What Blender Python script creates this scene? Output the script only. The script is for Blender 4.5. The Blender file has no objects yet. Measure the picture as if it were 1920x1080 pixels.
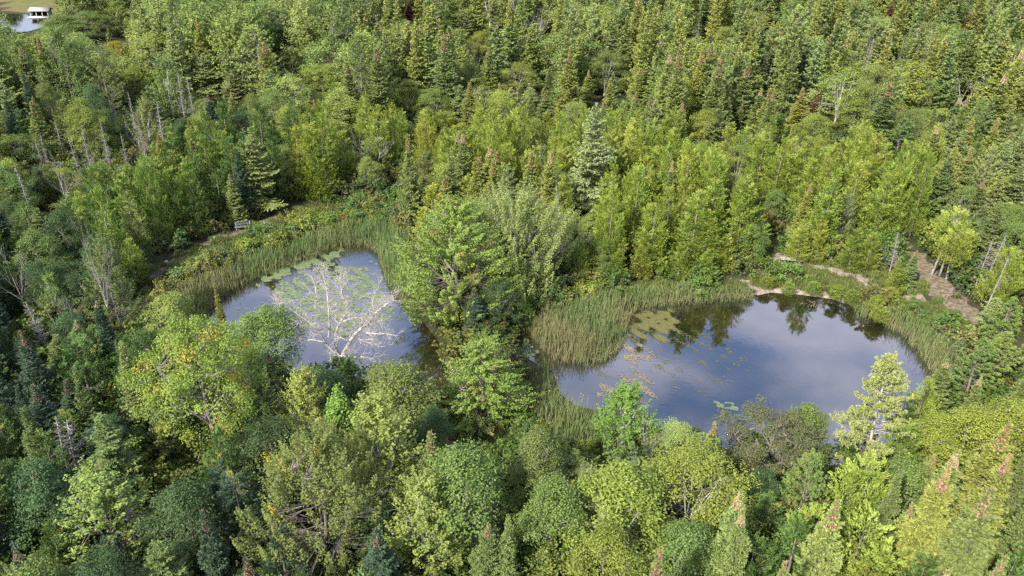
import bpy, math, random
import numpy as np
from mathutils import Matrix, Vector
SC = bpy.context.scene
COL = SC.collection
R = math.radians
# ---------------------------------------------------------------- camera
H, PITCH, ROLL, F = 40.0, R(29.3), R(1.7), 1493.0
f = np.array([0, math.cos(PITCH), -math.sin(PITCH)])
u0 = np.array([0, math.sin(PITCH), math.cos(PITCH)])
x0 = np.array([1.0, 0, 0])
rt = math.cos(ROLL) * x0 + math.sin(ROLL) * u0
up = -math.sin(ROLL) * x0 + math.cos(ROLL) * u0
cd = bpy.data.cameras.new('camera'); cam = bpy.data.objects.new('camera', cd); COL.objects.link(cam)
cd.sensor_width = 36; cd.lens = F / 1920 * 36; cd.clip_end = 5000; cd.clip_start = 0.5
M = Matrix(((rt[0], up[0], -f[0], 0), (rt[1], up[1], -f[1], 0), (rt[2], up[2], -f[2], H), (0, 0, 0, 1)))
cam.matrix_world = M
SC.camera = cam
CAM = np.array([0, 0, H])
def at(px, py, z=0.0):
    """ground point seen at photo pixel (1920x1080)"""
    d = f * F + rt * (px - 960) - up * (py - 540)
    t = (z - H) / d[2]
    return CAM + d * t
def proj(P):
    v = np.asarray(P, float) - CAM
    dz = v @ f
    return 960 + F * (v @ rt) / dz, 540 - F * (v @ up) / dz, dz
# ---------------------------------------------------------------- light
SUN_AZ, SUN_EL = R(218), R(40)          # from behind the camera, over its left shoulder
sdir = Vector((math.sin(SUN_AZ) * math.cos(SUN_EL), math.cos(SUN_AZ) * math.cos(SUN_EL), math.sin(SUN_EL)))
sd_ = bpy.data.lights.new('sun', 'SUN'); sd_.energy = 4.2; sd_.angle = R(2.5); sd_.color = (1, .92, .80)
so = bpy.data.objects.new('sun', sd_); COL.objects.link(so); so.rotation_euler = sdir.to_track_quat('Z', 'Y').to_euler(); so.location = (0, 0, 80)
W = bpy.data.worlds.new('World'); SC.world = W; W.use_nodes = True
nt = W.node_tree; N = nt.nodes; L = nt.links; N.clear()
sky = N.new('ShaderNodeTexSky'); sky.sky_type = 'NISHITA'; sky.sun_disc = False
sky.sun_elevation = SUN_EL; sky.sun_rotation = SUN_AZ; sky.altitude = 300; sky.dust_density = 1.2
tc = N.new('ShaderNodeTexCoord'); sep = N.new('ShaderNodeSeparateXYZ'); L.new(tc.outputs['Generated'], sep.inputs[0])
az_ = N.new('ShaderNodeMath'); az_.operation = 'ADD'; az_.inputs[1].default_value = .12; L.new(sep.outputs['Z'], az_.inputs[0])
dx = N.new('ShaderNodeMath'); dx.operation = 'DIVIDE'; L.new(sep.outputs['X'], dx.inputs[0]); L.new(az_.outputs[0], dx.inputs[1])
dy = N.new('ShaderNodeMath'); dy.operation = 'DIVIDE'; L.new(sep.outputs['Y'], dy.inputs[0]); L.new(az_.outputs[0], dy.inputs[1])
cb = N.new('ShaderNodeCombineXYZ'); L.new(dx.outputs[0], cb.inputs[0]); L.new(dy.outputs[0], cb.inputs[1])
cn = N.new('ShaderNodeTexNoise'); cn.inputs['Scale'].default_value = 2.3; cn.inputs['Detail'].default_value = 9; cn.inputs['Roughness'].default_value = .58
cn.inputs['Distortion'].default_value = .5; L.new(cb.outputs[0], cn.inputs['Vector'])
cr = N.new('ShaderNodeValToRGB'); cr.color_ramp.elements[0].position = .42; cr.color_ramp.elements[1].position = .62; L.new(cn.outputs['Fac'], cr.inputs[0])
mx = N.new('ShaderNodeMix'); mx.data_type = 'RGBA'; L.new(cr.outputs['Color'], mx.inputs['Factor'])
mul = N.new('ShaderNodeMath'); mul.operation = 'MULTIPLY'; mul.inputs[1].default_value = .75
L.new(cr.outputs['Color'], mul.inputs[0]); L.new(mul.outputs[0], mx.inputs['Factor'])
L.new(sky.outputs[0], mx.inputs['A']); mx.inputs['B'].default_value = (5.2, 4.9, 5.3, 1)
bg = N.new('ShaderNodeBackground'); bg.inputs['Strength'].default_value = .15; L.new(mx.outputs['Result'], bg.inputs[0])
wo = N.new('ShaderNodeOutputWorld'); L.new(bg.outputs[0], wo.inputs[0])
SC.view_settings.view_transform = 'Standard'; SC.view_settings.look = 'None'; SC.view_settings.gamma = 1
SC.view_settings.exposure = 1.22
cy = SC.cycles; cy.max_bounces = 5; cy.diffuse_bounces = 3; cy.glossy_bounces = 2; cy.transmission_bounces = 3; cy.transparent_max_bounces = 4
cy.caustics_reflective = cy.caustics_refractive = False
cy.use_denoising = False
# ---------------------------------------------------------------- materials
def newmat(name):
    m = bpy.data.materials.new(name); m.use_nodes = True
    n = m.node_tree.nodes; n.clear()
    return m, n, m.node_tree.links
def rgb_mix(n, l, fac, a, b, blend='MIX'):
    x = n.new('ShaderNodeMix'); x.data_type = 'RGBA'; x.blend_type = blend
    for s, v in (('Factor', fac), ('A', a), ('B', b)):
        sock = [q for q in x.inputs if q.name == s and (q.type == 'RGBA' or s == 'Factor' and q.type == 'VALUE')][0]
        if hasattr(v, 'is_output'): l.new(v, sock)
        elif s == 'Factor': sock.default_value = v
        else: sock.default_value = (*v, 1)
    return [o for o in x.outputs if o.type == 'RGBA'][0]
def maprange(n, l, v, a, b, c, d):
    x = n.new('ShaderNodeMapRange'); l.new(v, x.inputs[0])
    for i, q in enumerate((a, b, c, d)): x.inputs[i + 1].default_value = q
    return x.outputs[0]
def leaf_mat(name, source='object', alt=(.30, .12, .06), yellow=.25, trans=.36, rough=.55, fixed=None, lo=.74, hi=1.24, spec=.25):
    m, n, l = newmat(name)
    if fixed is not None:
        c = n.new('ShaderNodeRGB'); c.outputs[0].default_value = (*fixed, 1); col = c.outputs[0]
    elif source == 'object':
        oi = n.new('ShaderNodeObjectInfo'); col = oi.outputs['Color']
    else:
        a = n.new('ShaderNodeAttribute'); a.attribute_type = 'INSTANCER'; a.attribute_name = 'tint'; col = a.outputs['Color']
    av = n.new('ShaderNodeAttribute'); av.attribute_name = 'var'
    aa = n.new('ShaderNodeAttribute'); aa.attribute_name = 'alt'
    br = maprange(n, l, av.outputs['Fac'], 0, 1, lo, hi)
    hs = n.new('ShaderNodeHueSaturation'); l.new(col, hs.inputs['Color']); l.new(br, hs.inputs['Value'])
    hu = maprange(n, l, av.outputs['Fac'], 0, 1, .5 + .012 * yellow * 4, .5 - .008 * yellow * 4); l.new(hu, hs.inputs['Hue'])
    c2 = rgb_mix(n, l, aa.outputs['Fac'], hs.outputs[0], alt)
    p = n.new('ShaderNodeBsdfPrincipled'); l.new(c2, p.inputs['Base Color']); p.inputs['Roughness'].default_value = rough
    p.inputs['Specular IOR Level'].default_value = spec
    t = n.new('ShaderNodeBsdfTranslucent'); l.new(c2, t.inputs[0])
    ms = n.new('ShaderNodeMixShader'); ms.inputs[0].default_value = trans; l.new(p.outputs[0], ms.inputs[1]); l.new(t.outputs[0], ms.inputs[2])
    o = n.new('ShaderNodeOutputMaterial'); l.new(ms.outputs[0], o.inputs[0])
    return m
def noise_mat(name, cols, scale=3.0, rough=.85, detail=5, pos=(.35, .5, .65), coord='Object', stretch=(1, 1, 1), bump=0.0, spec=.3, rough_noise=.6):
    m, n, l = newmat(name)
    tc = n.new('ShaderNodeTexCoord'); mp = n.new('ShaderNodeMapping'); mp.inputs['Scale'].default_value = stretch
    l.new(tc.outputs[coord], mp.inputs[0])
    t = n.new('ShaderNodeTexNoise'); t.inputs['Scale'].default_value = scale; t.inputs['Detail'].default_value = detail; t.inputs['Roughness'].default_value = rough_noise
    l.new(mp.outputs[0], t.inputs['Vector'])
    r = n.new('ShaderNodeValToRGB'); e = r.color_ramp.elements
    while len(e) < len(cols): e.new(.5)
    for i, c in enumerate(cols): e[i].position = pos[i] if i < len(pos) else 1; e[i].color = (*c, 1)
    l.new(t.outputs['Fac'], r.inputs[0])
    p = n.new('ShaderNodeBsdfPrincipled'); l.new(r.outputs[0], p.inputs['Base Color']); p.inputs['Roughness'].default_value = rough
    p.inputs['Specular IOR Level'].default_value = spec
    if bump:
        b = n.new('ShaderNodeBump'); b.inputs['Strength'].default_value = bump; b.inputs['Distance'].default_value = .1
        l.new(t.outputs['Fac'], b.inputs['Height']); l.new(b.outputs[0], p.inputs['Normal'])
    o = n.new('ShaderNodeOutputMaterial'); l.new(p.outputs[0], o.inputs[0])
    return m
M_leaf = leaf_mat('broad_leaf', alt=(.30, .20, .10))
M_gold = leaf_mat('yellowing_leaf', alt=(.40, .33, .04))
M_needle = leaf_mat('needle', alt=(.20, .14, .08), yellow=.15, trans=.12, rough=.6)
M_cedar = leaf_mat('cedar_spray', alt=(.24, .20, .04), yellow=.25, trans=.2)
M_cone = leaf_mat('cone', fixed=(.31, .185, .13), trans=.0, yellow=.1)
M_cone_pale = leaf_mat('pale_cone', fixed=(.40, .30, .19), trans=.0, yellow=.1)
M_bark = noise_mat('bark', [(.09, .075, .06), (.17, .15, .13), (.26, .235, .21)], 4, stretch=(3, 3, .6))
M_birch = noise_mat('birch_bark', [(.12, .11, .10), (.46, .44, .40), (.58, .56, .52)], 3, pos=(.28, .40, .7), stretch=(1, 1, 3))
M_dead = noise_mat('bleached_wood', [(.20, .185, .17), (.38, .36, .33), (.50, .48, .45)], 3, stretch=(3, 3, .6))
M_snag = noise_mat('grey_deadwood', [(.14, .13, .125), (.26, .245, .235), (.37, .35, .34)], 3, stretch=(3, 3, .6))
# ---------------------------------------------------------------- mesh collector
class Geo:
    def __init__(s): s.v = []; s.q = []; s.m = []; s.var = []; s.alt = []; s.n = 0
    def add(s, v, q, mat=0, var=None, alt=None):
        v = np.asarray(v, np.float32).reshape(-1, 3); q = np.asarray(q, np.int64).reshape(-1, 4)
        s.v.append(v); s.q.append(q + s.n); s.m.append(np.full(len(q), mat, np.int32))
        s.var.append(np.full(len(v), .5, np.float32) if var is None else np.asarray(var, np.float32))
        s.alt.append(np.zeros(len(v), np.float32) if alt is None else np.asarray(alt, np.float32))
        s.n += len(v)
    def leaves(s, c, ax, side, Ln, Wd, var, alt=None, mat=0):
        c = np.asarray(c); Ln = np.broadcast_to(Ln, (len(c),))[:, None]; Wd = np.broadcast_to(Wd, (len(c),))[:, None]
        v = np.stack([c - ax * Ln / 2, c + side * Wd / 2, c + ax * Ln / 2, c - side * Wd / 2], 1)
        q = np.arange(len(c) * 4).reshape(-1, 4)
        s.add(v, q, mat, np.repeat(var, 4), None if alt is None else np.repeat(alt, 4))
    def tube(s, P, r, n=5, mat=0):
        P = np.asarray(P, float); r = np.asarray(r, float); k = len(P)
        t = np.gradient(P, axis=0); t /= np.linalg.norm(t, axis=1)[:, None] + 1e-9
        ref = np.array([0, 0, 1.]) if abs(t[0][2]) < .8 else np.array([1., 0, 0])
        a = np.cross(t, ref)
        for i_ in range(k):
            v_ = a[0] if i_ == 0 else a[i_ - 1]; v_ = v_ - t[i_] * (v_ @ t[i_]); a[i_] = v_ / (np.linalg.norm(v_) + 1e-9)
        b = np.cross(t, a)
        th = np.arange(n) * 2 * np.pi / n
        ring = P[:, None, :] + r[:, None, None] * (np.cos(th)[None, :, None] * a[:, None, :] + np.sin(th)[None, :, None] * b[:, None, :])
        i = np.arange(k - 1)[:, None] * n; j = np.arange(n)[None, :]; j2 = (j + 1) % n
        q = np.stack([i + j, i + j2, i + n + j2, i + n + j], -1).reshape(-1, 4)
        s.add(ring.reshape(-1, 3), q, mat)
    def box(s, c, d, rz=0, mat=0, rx=0):
        c = np.array(c, float); d = np.array(d, float) / 2
        v = np.array([(x, y, z) for z in (-1, 1) for y in (-1, 1) for x in (-1, 1)], float) * d
        cx, sx = math.cos(rx), math.sin(rx)
        v = np.stack([v[:, 0], v[:, 1] * cx - v[:, 2] * sx, v[:, 1] * sx + v[:, 2] * cx], 1)
        cz, sz = math.cos(rz), math.sin(rz)
        v = np.stack([v[:, 0] * cz - v[:, 1] * sz, v[:, 0] * sz + v[:, 1] * cz, v[:, 2]], 1) + c
        s.add(v, [(0, 2, 3, 1), (4, 5, 7, 6), (0, 1, 5, 4), (2, 6, 7, 3), (0, 4, 6, 2), (1, 3, 7, 5)], mat)
    def mesh(s, name, mats):
        me = bpy.data.meshes.new(name)
        v = np.concatenate(s.v); q = np.concatenate(s.q); mi = np.concatenate(s.m)
        me.vertices.add(len(v)); me.vertices.foreach_set('co', v.ravel())
        me.loops.add(q.size); me.loops.foreach_set('vertex_index', q.ravel().astype(np.int32))
        me.polygons.add(len(q)); me.polygons.foreach_set('loop_start', (np.arange(len(q)) * 4).astype(np.int32))
        me.polygons.foreach_set('material_index', mi)
        me.update(calc_edges=True)
        for nm, a in (('var', s.var), ('alt', s.alt)):
            at_ = me.attributes.new(nm, 'FLOAT', 'POINT'); at_.data.foreach_set('value', np.concatenate(a))
        for m in (mats if isinstance(mats, (list, tuple)) else [mats]): me.materials.append(m)
        return me
def unit(v):
    return v / (np.linalg.norm(v, axis=-1, keepdims=True) + 1e-9)
def rand_dirs(g, n): return unit(g.normal(size=(n, 3)))
def leaf_frame(g, n, bias):
    """random leaf planes whose normals lean towards bias"""
    nr = unit(g.normal(size=(n, 3)) * .55 + bias)
    ax = unit(np.cross(nr, g.normal(size=(n, 3))))
    return ax, np.cross(nr, ax)
# ---------------------------------------------------------------- tree builders; each returns (trunk Geo, crown Geo, extra Geo or None, height, width)
def env(kind, tt):
    tt = np.clip(tt, 0, 1)
    if kind == 'round': return np.sin(np.pi * np.clip(.12 + .85 * tt, 0, 1)) ** .55
    if kind == 'plume': return np.clip(tt * 3 + .45, 0, 1) * (1 - tt) ** .62 * 1.15
    if kind == 'vase': return (.35 + .75 * tt ** .8) * np.clip((1.04 - tt) * 4, 0, 1) ** .6
    if kind == 'egg': return np.clip(tt * 2.6 + .35, 0, 1) * (1 - tt ** 2.2) ** .8 * 1.02
def leafy(seed, h, r, cbase=.3, shape='round', nc=120, cs=.75, lpc=80, leaf=.17, plume=1.2, up=.5, limbs=9, fork=.0, altp=0.0, tr=.13, lod=0, sparse=0, bare=0):
    g = np.random.default_rng(seed); T = Geo(); C = Geo()
    nodes = []
    ph = g.uniform(0, 6.28, 4)
    def wig(z): return np.array([.25 * math.sin(z * .6 + ph[0]) * z / h, .25 * math.sin(z * .5 + ph[1]) * z / h, 0]) * r * .35
    n = 9; top = h * (.80 if not fork else fork)
    zs = np.linspace(0, top, n); P = np.array([wig(z) + (0, 0, z) for z in zs])
    T.tube(P, np.append(np.linspace(tr * 1.2, tr * (.3 if not fork else .7), n - 1), .01) * (1 + .7 * (zs < .1)), 6)
    nodes += list(P[3:])
    for k in range(limbs):
        a = k * 2.4 + g.uniform(-.4, .4); 
        if fork: z0 = top * g.uniform(.75, 1); z1 = h * g.uniform(.72, .86); rr = r * g.uniform(.2, .5)
        else: z0 = h * g.uniform(cbase * .75, .68); z1 = z0 + (h - z0) * g.uniform(.3, .75); rr = r * .8 * env(shape, (z1 / h - cbase) / (1 - cbase))
        p0 = np.array([np.interp(z0, zs, P[:, 0]), np.interp(z0, zs, P[:, 1]), z0]); p2 = np.array([math.cos(a) * rr, math.sin(a) * rr, z1])
        pm = p0 * .5 + p2 * .5 + np.array([math.cos(a), math.sin(a), -.5]) * rr * .18 + g.normal(size=3) * .08
        s = np.linspace(0, 1, 7)[:, None]; Q = (1 - s) ** 2 * p0 + 2 * s * (1 - s) * pm + s ** 2 * p2
        Q[1:] += g.normal(size=(6, 3)) * .04
        T.tube(Q, np.linspace(tr * (.5 if fork else .45), tr * .12, 7), 5); nodes += list(Q[2:])
    nodes = np.array(nodes)
    t = g.uniform(0, 1, nc) ** .9; az = g.uniform(0, 6.283, nc)
    lobes = 1 + .24 * np.sin(az * 3 + ph[0] + t * 5) + .18 * np.sin(az * 5 + ph[1] - t * 8)
    rho = r * env(shape, t) * lobes * (g.uniform(.25, 1, nc) ** .45)
    cz = h * (cbase + (1 - cbase) * t * .96)
    cen = np.stack([rho * np.cos(az), rho * np.sin(az), cz + g.normal(size=nc) * .15], 1)
    for c in cen:
        d2 = ((nodes - c) ** 2).sum(1) + 4 * np.clip(nodes[:, 2] - c[2] + .2, 0, 9) ** 2
        p0 = nodes[d2.argmin()]; s = np.linspace(0, 1, 4)[:, None]
        pm = (p0 + c) / 2 + np.array([0, 0, -.12]) * np.linalg.norm(c - p0) + g.normal(size=3) * .08
        T.tube((1 - s) ** 2 * p0 + 2 * s * (1 - s) * pm + s ** 2 * c, np.linspace(.026, .007, 4) * (1 + .6 * bare), 3, 1)
        if bare:
            for _ in range(bare):
                e = c + rand_dirs(g, 1)[0] * cs * .9; T.tube([c, (c + e) / 2 + g.normal(size=3) * .05, e], [.016, .011, .005], 3, 1)
        out = unit(np.array([c[0], c[1], 0.0]) + 1e-3); d = unit(out * (1 - up) + np.array([0, 0, up]))
        k = int(lpc * g.uniform(.6, 1.35) * (1 - sparse * g.uniform(0, 1))); sz = cs * g.uniform(.65, 1.25)
        b = rand_dirs(g, k) * (g.uniform(0.15, 1, (k, 1)) ** .5) * sz
        al = b @ d; b = b + np.outer(al, d) * (plume - 1)
        if plume > 1.25: b -= (b - np.outer(b @ d, d)) * np.clip((al[:, None] / sz * .5 + .35), 0, .85)
        else: b[:, 2] = np.where(g.uniform(0, 1, k) < .7, np.abs(b[:, 2]), b[:, 2]) * .85 - .25 * sz
        ax, sd = leaf_frame(g, k, d * .35 + np.array([0, 0, .45]) + unit(b) * .35)
        v = np.clip(g.uniform(.2, .8) + g.normal(size=k) * .16, 0, 1)
        av = np.clip((g.uniform() < altp) * g.uniform(.45, .95) + g.normal(size=k) * .03, 0, 1)
        C.leaves(c + b, ax, sd, leaf * g.uniform(.7, 1.3, k), leaf * .72 * g.uniform(.7, 1.2, k), v, av)
    return T, C, None, h, 2 * r
def conifer(seed, h, r, cbase=.08, whorl=.46, nb=10, el0=-.2, el1=.7, tw=.10, tws=.08, cones=0, power=.85, gap=0.0, sub=3, tr=.11, lod=0, irregular=.15):
    g = np.random.default_rng(seed); T = Geo(); C = Geo(); K = Geo()
    T.tube([(0, 0, 0), (0, 0, h * .5), (0, 0, h * .9), (0, 0, h)], [tr, tr * .6, tr * .18, .012], 6)
    z = cbase * h; rad_az = g.uniform(0, 6.28)
    while z < h - .12:
        t = (z / h - cbase) / (1 - cbase); Lr = r * ((1 - t) ** power) + .07
        Lr *= 1 + irregular * math.sin(z * 2.1 + rad_az)
        if cones and z > h * (1 - cones): Lr *= .45
        n = nb if t < .8 else max(5, nb - 3)
        for k in range(n):
            if g.uniform() < gap: continue
            a = g.uniform(0, 6.28); l = Lr * g.uniform(.7, 1.12); el = el0 + (el1 - el0) * t ** 1.2 + g.normal() * .08
            d = np.array([math.cos(a) * math.cos(el), math.sin(a) * math.cos(el), math.sin(el)])
            p0 = np.array([0, 0, z + g.uniform(-.5, .5) * whorl])
            bend = .18 * l
            S = np.arange(.12 * l, l, tws) if l > .2 else np.array([.5 * l, l])
            m = len(S)
            base = p0 + np.outer(S, d); base[:, 2] += bend * (S / l) ** 2 - .5 * bend * np.sin(S / l * 3.1)
            if l > .5 and lod == 0: T.tube(base[[0, m // 2, -1]], [.022, .014, .006], 3)
            side = unit(np.cross(d, (0, 0, 1.0)))
            for sg in (-1, 1):
                tl = (.42 * (l - S) + .16) * g.uniform(.7, 1.2, m)
                td = unit(np.outer(np.ones(m), d) * .75 + sg * side * .8 + g.normal(size=(m, 3)) * .13)
                for q in range(sub):
                    fq = (q + .5) / sub
                    c = base + td * (tl * fq)[:, None] + g.normal(size=(m, 3)) * .02
                    nr = unit(np.array([0, 0, 1.0]) + g.normal(size=(m, 3)) * .55)
                    ax = unit(td + g.normal(size=(m, 3)) * .35); sd = unit(np.cross(nr, ax))
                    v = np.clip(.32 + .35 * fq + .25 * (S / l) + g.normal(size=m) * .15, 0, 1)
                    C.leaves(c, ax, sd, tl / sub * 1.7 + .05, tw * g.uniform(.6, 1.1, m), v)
            # tip shoots
            c = base[-1:] + g.normal(size=(3, 3)) * .04; ax = unit(d + g.normal(size=(3, 3)) * .3)
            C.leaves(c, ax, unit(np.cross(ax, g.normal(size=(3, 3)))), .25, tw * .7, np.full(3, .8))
        z += whorl * g.uniform(.8, 1.2) * (.55 + .45 * (1 - t))
    # leader
    k = 14; zz = g.uniform(h - .7, h + .15, k); ax = unit(np.array([0, 0, 1.0]) + g.normal(size=(k, 3)) * .35)
    C.leaves(np.stack([g.normal(size=k) * .03, g.normal(size=k) * .03, zz], 1), ax, unit(np.cross(ax, g.normal(size=(k, 3)))), .28, tw * .6, g.uniform(.4, .9, k))
    if cones:
        k = int(420 if lod == 0 else 30); zz = g.uniform(0, 1, k) ** .7; cl = h * cones
        rr = (.03 + .30 * zz) * g.uniform(.5, 1.0, k) * (1 if lod == 0 else .6); a = g.uniform(0, 6.28, k)
        c = np.stack([rr * np.cos(a), rr * np.sin(a), h - cl * zz], 1)
        ax = unit(np.array([0, 0, 1.0]) + g.normal(size=(k, 3)) * .3); s = .15 if lod == 0 else .22
        K.leaves(c, ax, unit(np.cross(ax, g.normal(size=(k, 3)))), s * (1 if lod == 0 else 1.6), s * (.42 if lod == 0 else .36), g.uniform(.1, .95, k))
        if lod == 0: K.leaves(c, ax, unit(np.cross(ax, g.normal(size=(k, 3)))), s, s * .42, g.uniform(.1, .95, k))
    return T, C, K if cones else None, h, 2 * r
def cedar(seed, h, r, spires=4, ns=300, per=42, leaf=.15, lod=0, round_=0.0, cbase=.04, altp=.04, trunks=1):
    g = np.random.default_rng(seed); T = Geo(); C = Geo()
    for k in range(trunks): T.tube([(k * .8 - .8 * (trunks > 1), (k % 2) * .5, 0), (.05 + k * .5 - .5 * (trunks > 1), 0, h * .5), (0, .05, h * .92)], [.15, .1, .015], 6)
    sp = [(0, 0, h, r)] + [(r * .5 * math.cos(a), r * .5 * math.sin(a), h * g.uniform(.62, .9), r * g.uniform(.45, .7)) for a in g.uniform(0, 6.28, spires)]
    w = np.array([s[3] * s[2] * (1.6 if i == 0 else 1) for i, s in enumerate(sp)]); w /= w.sum()
    which = g.choice(len(sp), ns, p=w)
    for i in range(ns):
        x, y, hh, rr = sp[which[i]]
        t = g.uniform(0, 1) ** 1.15; z = hh * (cbase + (1 - cbase) * t)
        e = (1 - t) ** (.72 - .3 * round_) * min(1, .55 + t * 2.2)
        a = g.uniform(0, 6.28); rad = rr * e * g.uniform(.55, 1.03) * (1 + .12 * math.sin(3 * a + z * 1.7 + which[i])) + .04
        out = np.array([math.cos(a), math.sin(a), 0]); p = np.array([x, y, z]) + out * rad
        elv = g.uniform(.45, 1.15); d = out * math.cos(elv) + np.array([0, 0, math.sin(elv)])
        sid = unit(np.cross(d, out + g.normal(size=3) * .5)); 
        if lod == 0 and i % 5 == 0: T.tube([np.array([x * z / hh, y * z / hh, z - .3 * rad]), p], [.02, .008], 3)
        m = per; s = g.uniform(-.35, 1, m); wv = g.uniform(-1, 1, m) * (1 - np.clip(s, 0, 1) * .75) * .30
        Ls = .88 * g.uniform(.6, 1.3) * (.7 + .5 * (1 - t))
        c = p + np.outer(s * Ls, d) + np.outer(wv * Ls * 1.3, sid) + g.normal(size=(m, 3)) * .045
        ax = unit(d + np.outer(wv * 2.2, sid) + g.normal(size=(m, 3)) * .25)
        nr = unit(np.cross(sid, d) + g.normal(size=(m, 3)) * .45); sd = unit(np.cross(nr, ax))
        v = np.clip(g.uniform(.2, .8) + .12 * s + g.normal(size=m) * .13, 0, 1)
        av = np.full(m, (g.uniform() < altp) * .7)
        C.leaves(c, ax, sd, leaf * g.uniform(.8, 1.5, m), leaf * .5 * g.uniform(.7, 1.3, m), v, av)
    return T, C, None, h, 2 * r
def pine(seed, h, r, cbase=.22, step=.75, nb=6, tuft=16, tn=15, nl=.24, lod=0, flat=.25, taper=.6, droop=0.0):
    g = np.random.default_rng(seed); T = Geo(); C = Geo()
    zs = np.linspace(0, h, 8); P = np.stack([.12 * np.sin(zs * .5 + seed), .12 * np.cos(zs * .4 + seed) - .12, zs], 1)
    T.tube(P, np.linspace(.17, .03, 8), 6)
    z = cbase * h; 
    while z < h - .2:
        t = (z / h - cbase) / (1 - cbase)
        e = (1 - t) ** taper * min(1, .6 + 1.4 * t)
        for k in range(nb):
            a = g.uniform(0, 6.28); l = r * e * g.uniform(.55, 1.12) + .15
            el = flat + .75 * t ** 1.5 - droop * (1 - t) + g.normal() * .08
            d = np.array([math.cos(a) * math.cos(el), math.sin(a) * math.cos(el), math.sin(el)]); p0 = np.array([0, 0, z + g.uniform(-.15, .15)])
            s = np.linspace(0, 1, 5)[:, None]; Q = p0 + s * d * l; Q[:, 2] += (s[:, 0] ** 2) * .12 * l
            T.tube(Q, np.linspace(.045, .012, 5) * (.5 + .5 * (1 - t)), 3)
            m = max(3, int(tuft * l / r)); sv = .35 + .65 * g.uniform(0, 1, m) ** .75
            sid = unit(np.cross(d, (0, 0, 1.0))); lat = g.uniform(-1, 1, m) * .30 * l * (1.15 - sv)
            base = p0 + np.outer(sv * l, d) + np.outer(lat, sid); base[:, 2] += sv ** 2 * .12 * l + g.normal(size=m) * .06
            td = unit(d * .6 + np.outer(lat / (l + .1) * 2, sid) + np.array([0, 0, .55]))
            tv = g.uniform(.25, .8, m)
            bb = np.repeat(base, tn, 0); dd = unit(np.repeat(td, tn, 0) * .7 + g.normal(size=(m * tn, 3)) * .62)
            sd = unit(np.cross(dd, g.normal(size=(m * tn, 3))))
            C.leaves(bb + dd * nl * .5, dd, sd, nl * g.uniform(.8, 1.25, m * tn), nl * .3, np.clip(np.repeat(tv, tn) + g.normal(size=m * tn) * .12, 0, 1))
        z += step * g.uniform(.8, 1.2) * (.6 + .4 * (1 - t))
    return T, C, None, h, 2 * r
def bare(seed, h, r, stems=((0, 0, 1, 1.0),), depth=4, kids=4, tr=.14, twist=.22, minr=.006, upb=.18):
    """leafless branching tree; returns trunk Geo and branches Geo"""
    g = np.random.default_rng(seed); T = Geo(); B = Geo()
    def grow(p, d, ln, rad, dep):
        n = 6 if dep >= depth - 1 else 4; P = [p]; dd = unit(np.array(d, float))
        for i in range(n - 1):
            dd = unit(dd + g.normal(size=3) * twist * .55 + np.array([0, 0, upb * .35]))
            P.append(P[-1] + dd * ln / (n - 1))
        P = np.array(P); rr = np.linspace(rad, rad * .38, n)
        (T if dep == depth else B).tube(P, np.maximum(rr, minr), 6 if dep == depth else (5 if dep == depth - 1 else 3))
        if dep == 0: return
        for k in range(kids + (dep == depth) * 2):
            s = g.uniform(.28, 1.0) if k else 1.0; q = s * (n - 1); i = min(int(q), n - 2); pp = P[i] + (P[i + 1] - P[i]) * (q - i)
            ddir = unit(P[min(i + 1, n - 1)] - P[i]); perp = unit(np.cross(ddir, g.normal(size=3)))
            an = g.uniform(.45, 1.0) if k else .2
            grow(pp, ddir * math.cos(an) + perp * math.sin(an) + np.array([0, 0, upb]), ln * g.uniform(.42, .68) * (1.1 - .3 * s), max(rad * (1 - .62 * s) * .62, minr), dep - 1)
    for (x, y, z, s) in stems: grow(np.zeros(3), (x, y, z), h * .62 * s, tr * s ** .5, depth)
    return T, B, None, h, 2 * r
def snag(seed, h, r, nb=110, tr=.12, droop=-.25, tuft=2):
    """standing dead conifer: a pole with short broken twigs"""
    g = np.random.default_rng(seed); T = Geo(); B = Geo(); ln = g.normal(size=2) * .03 * h
    def ax(z): s = z / h; return np.array([ln[0] * s * s, ln[1] * s * s, z])
    T.tube([ax(z) for z in np.linspace(0, h, 8)], np.linspace(tr, .02, 8), 6)
    for i in range(nb):
        t = g.uniform(.22, .98); z = t * h; a = g.uniform(0, 6.28); l = r * (1.05 - t) ** .6 * g.uniform(.35, 1.1); el = droop + .5 * t + g.normal() * .15
        d = np.array([math.cos(a) * math.cos(el), math.sin(a) * math.cos(el), math.sin(el)]); p = ax(z)
        Q = [p, p + d * l * .5 + (0, 0, -.03), p + d * l + (0, 0, -.08 * l)]
        B.tube(Q, [.03, .02, .008], 3)
        for _ in range(tuft):
            q = p + d * l * g.uniform(.4, 1); e = q + unit(d + g.normal(size=3) * .7) * l * .32; B.tube([q, (q + e) / 2, e], [.012, .009, .005], 3)
    return T, B, None, h, 2 * r
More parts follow.
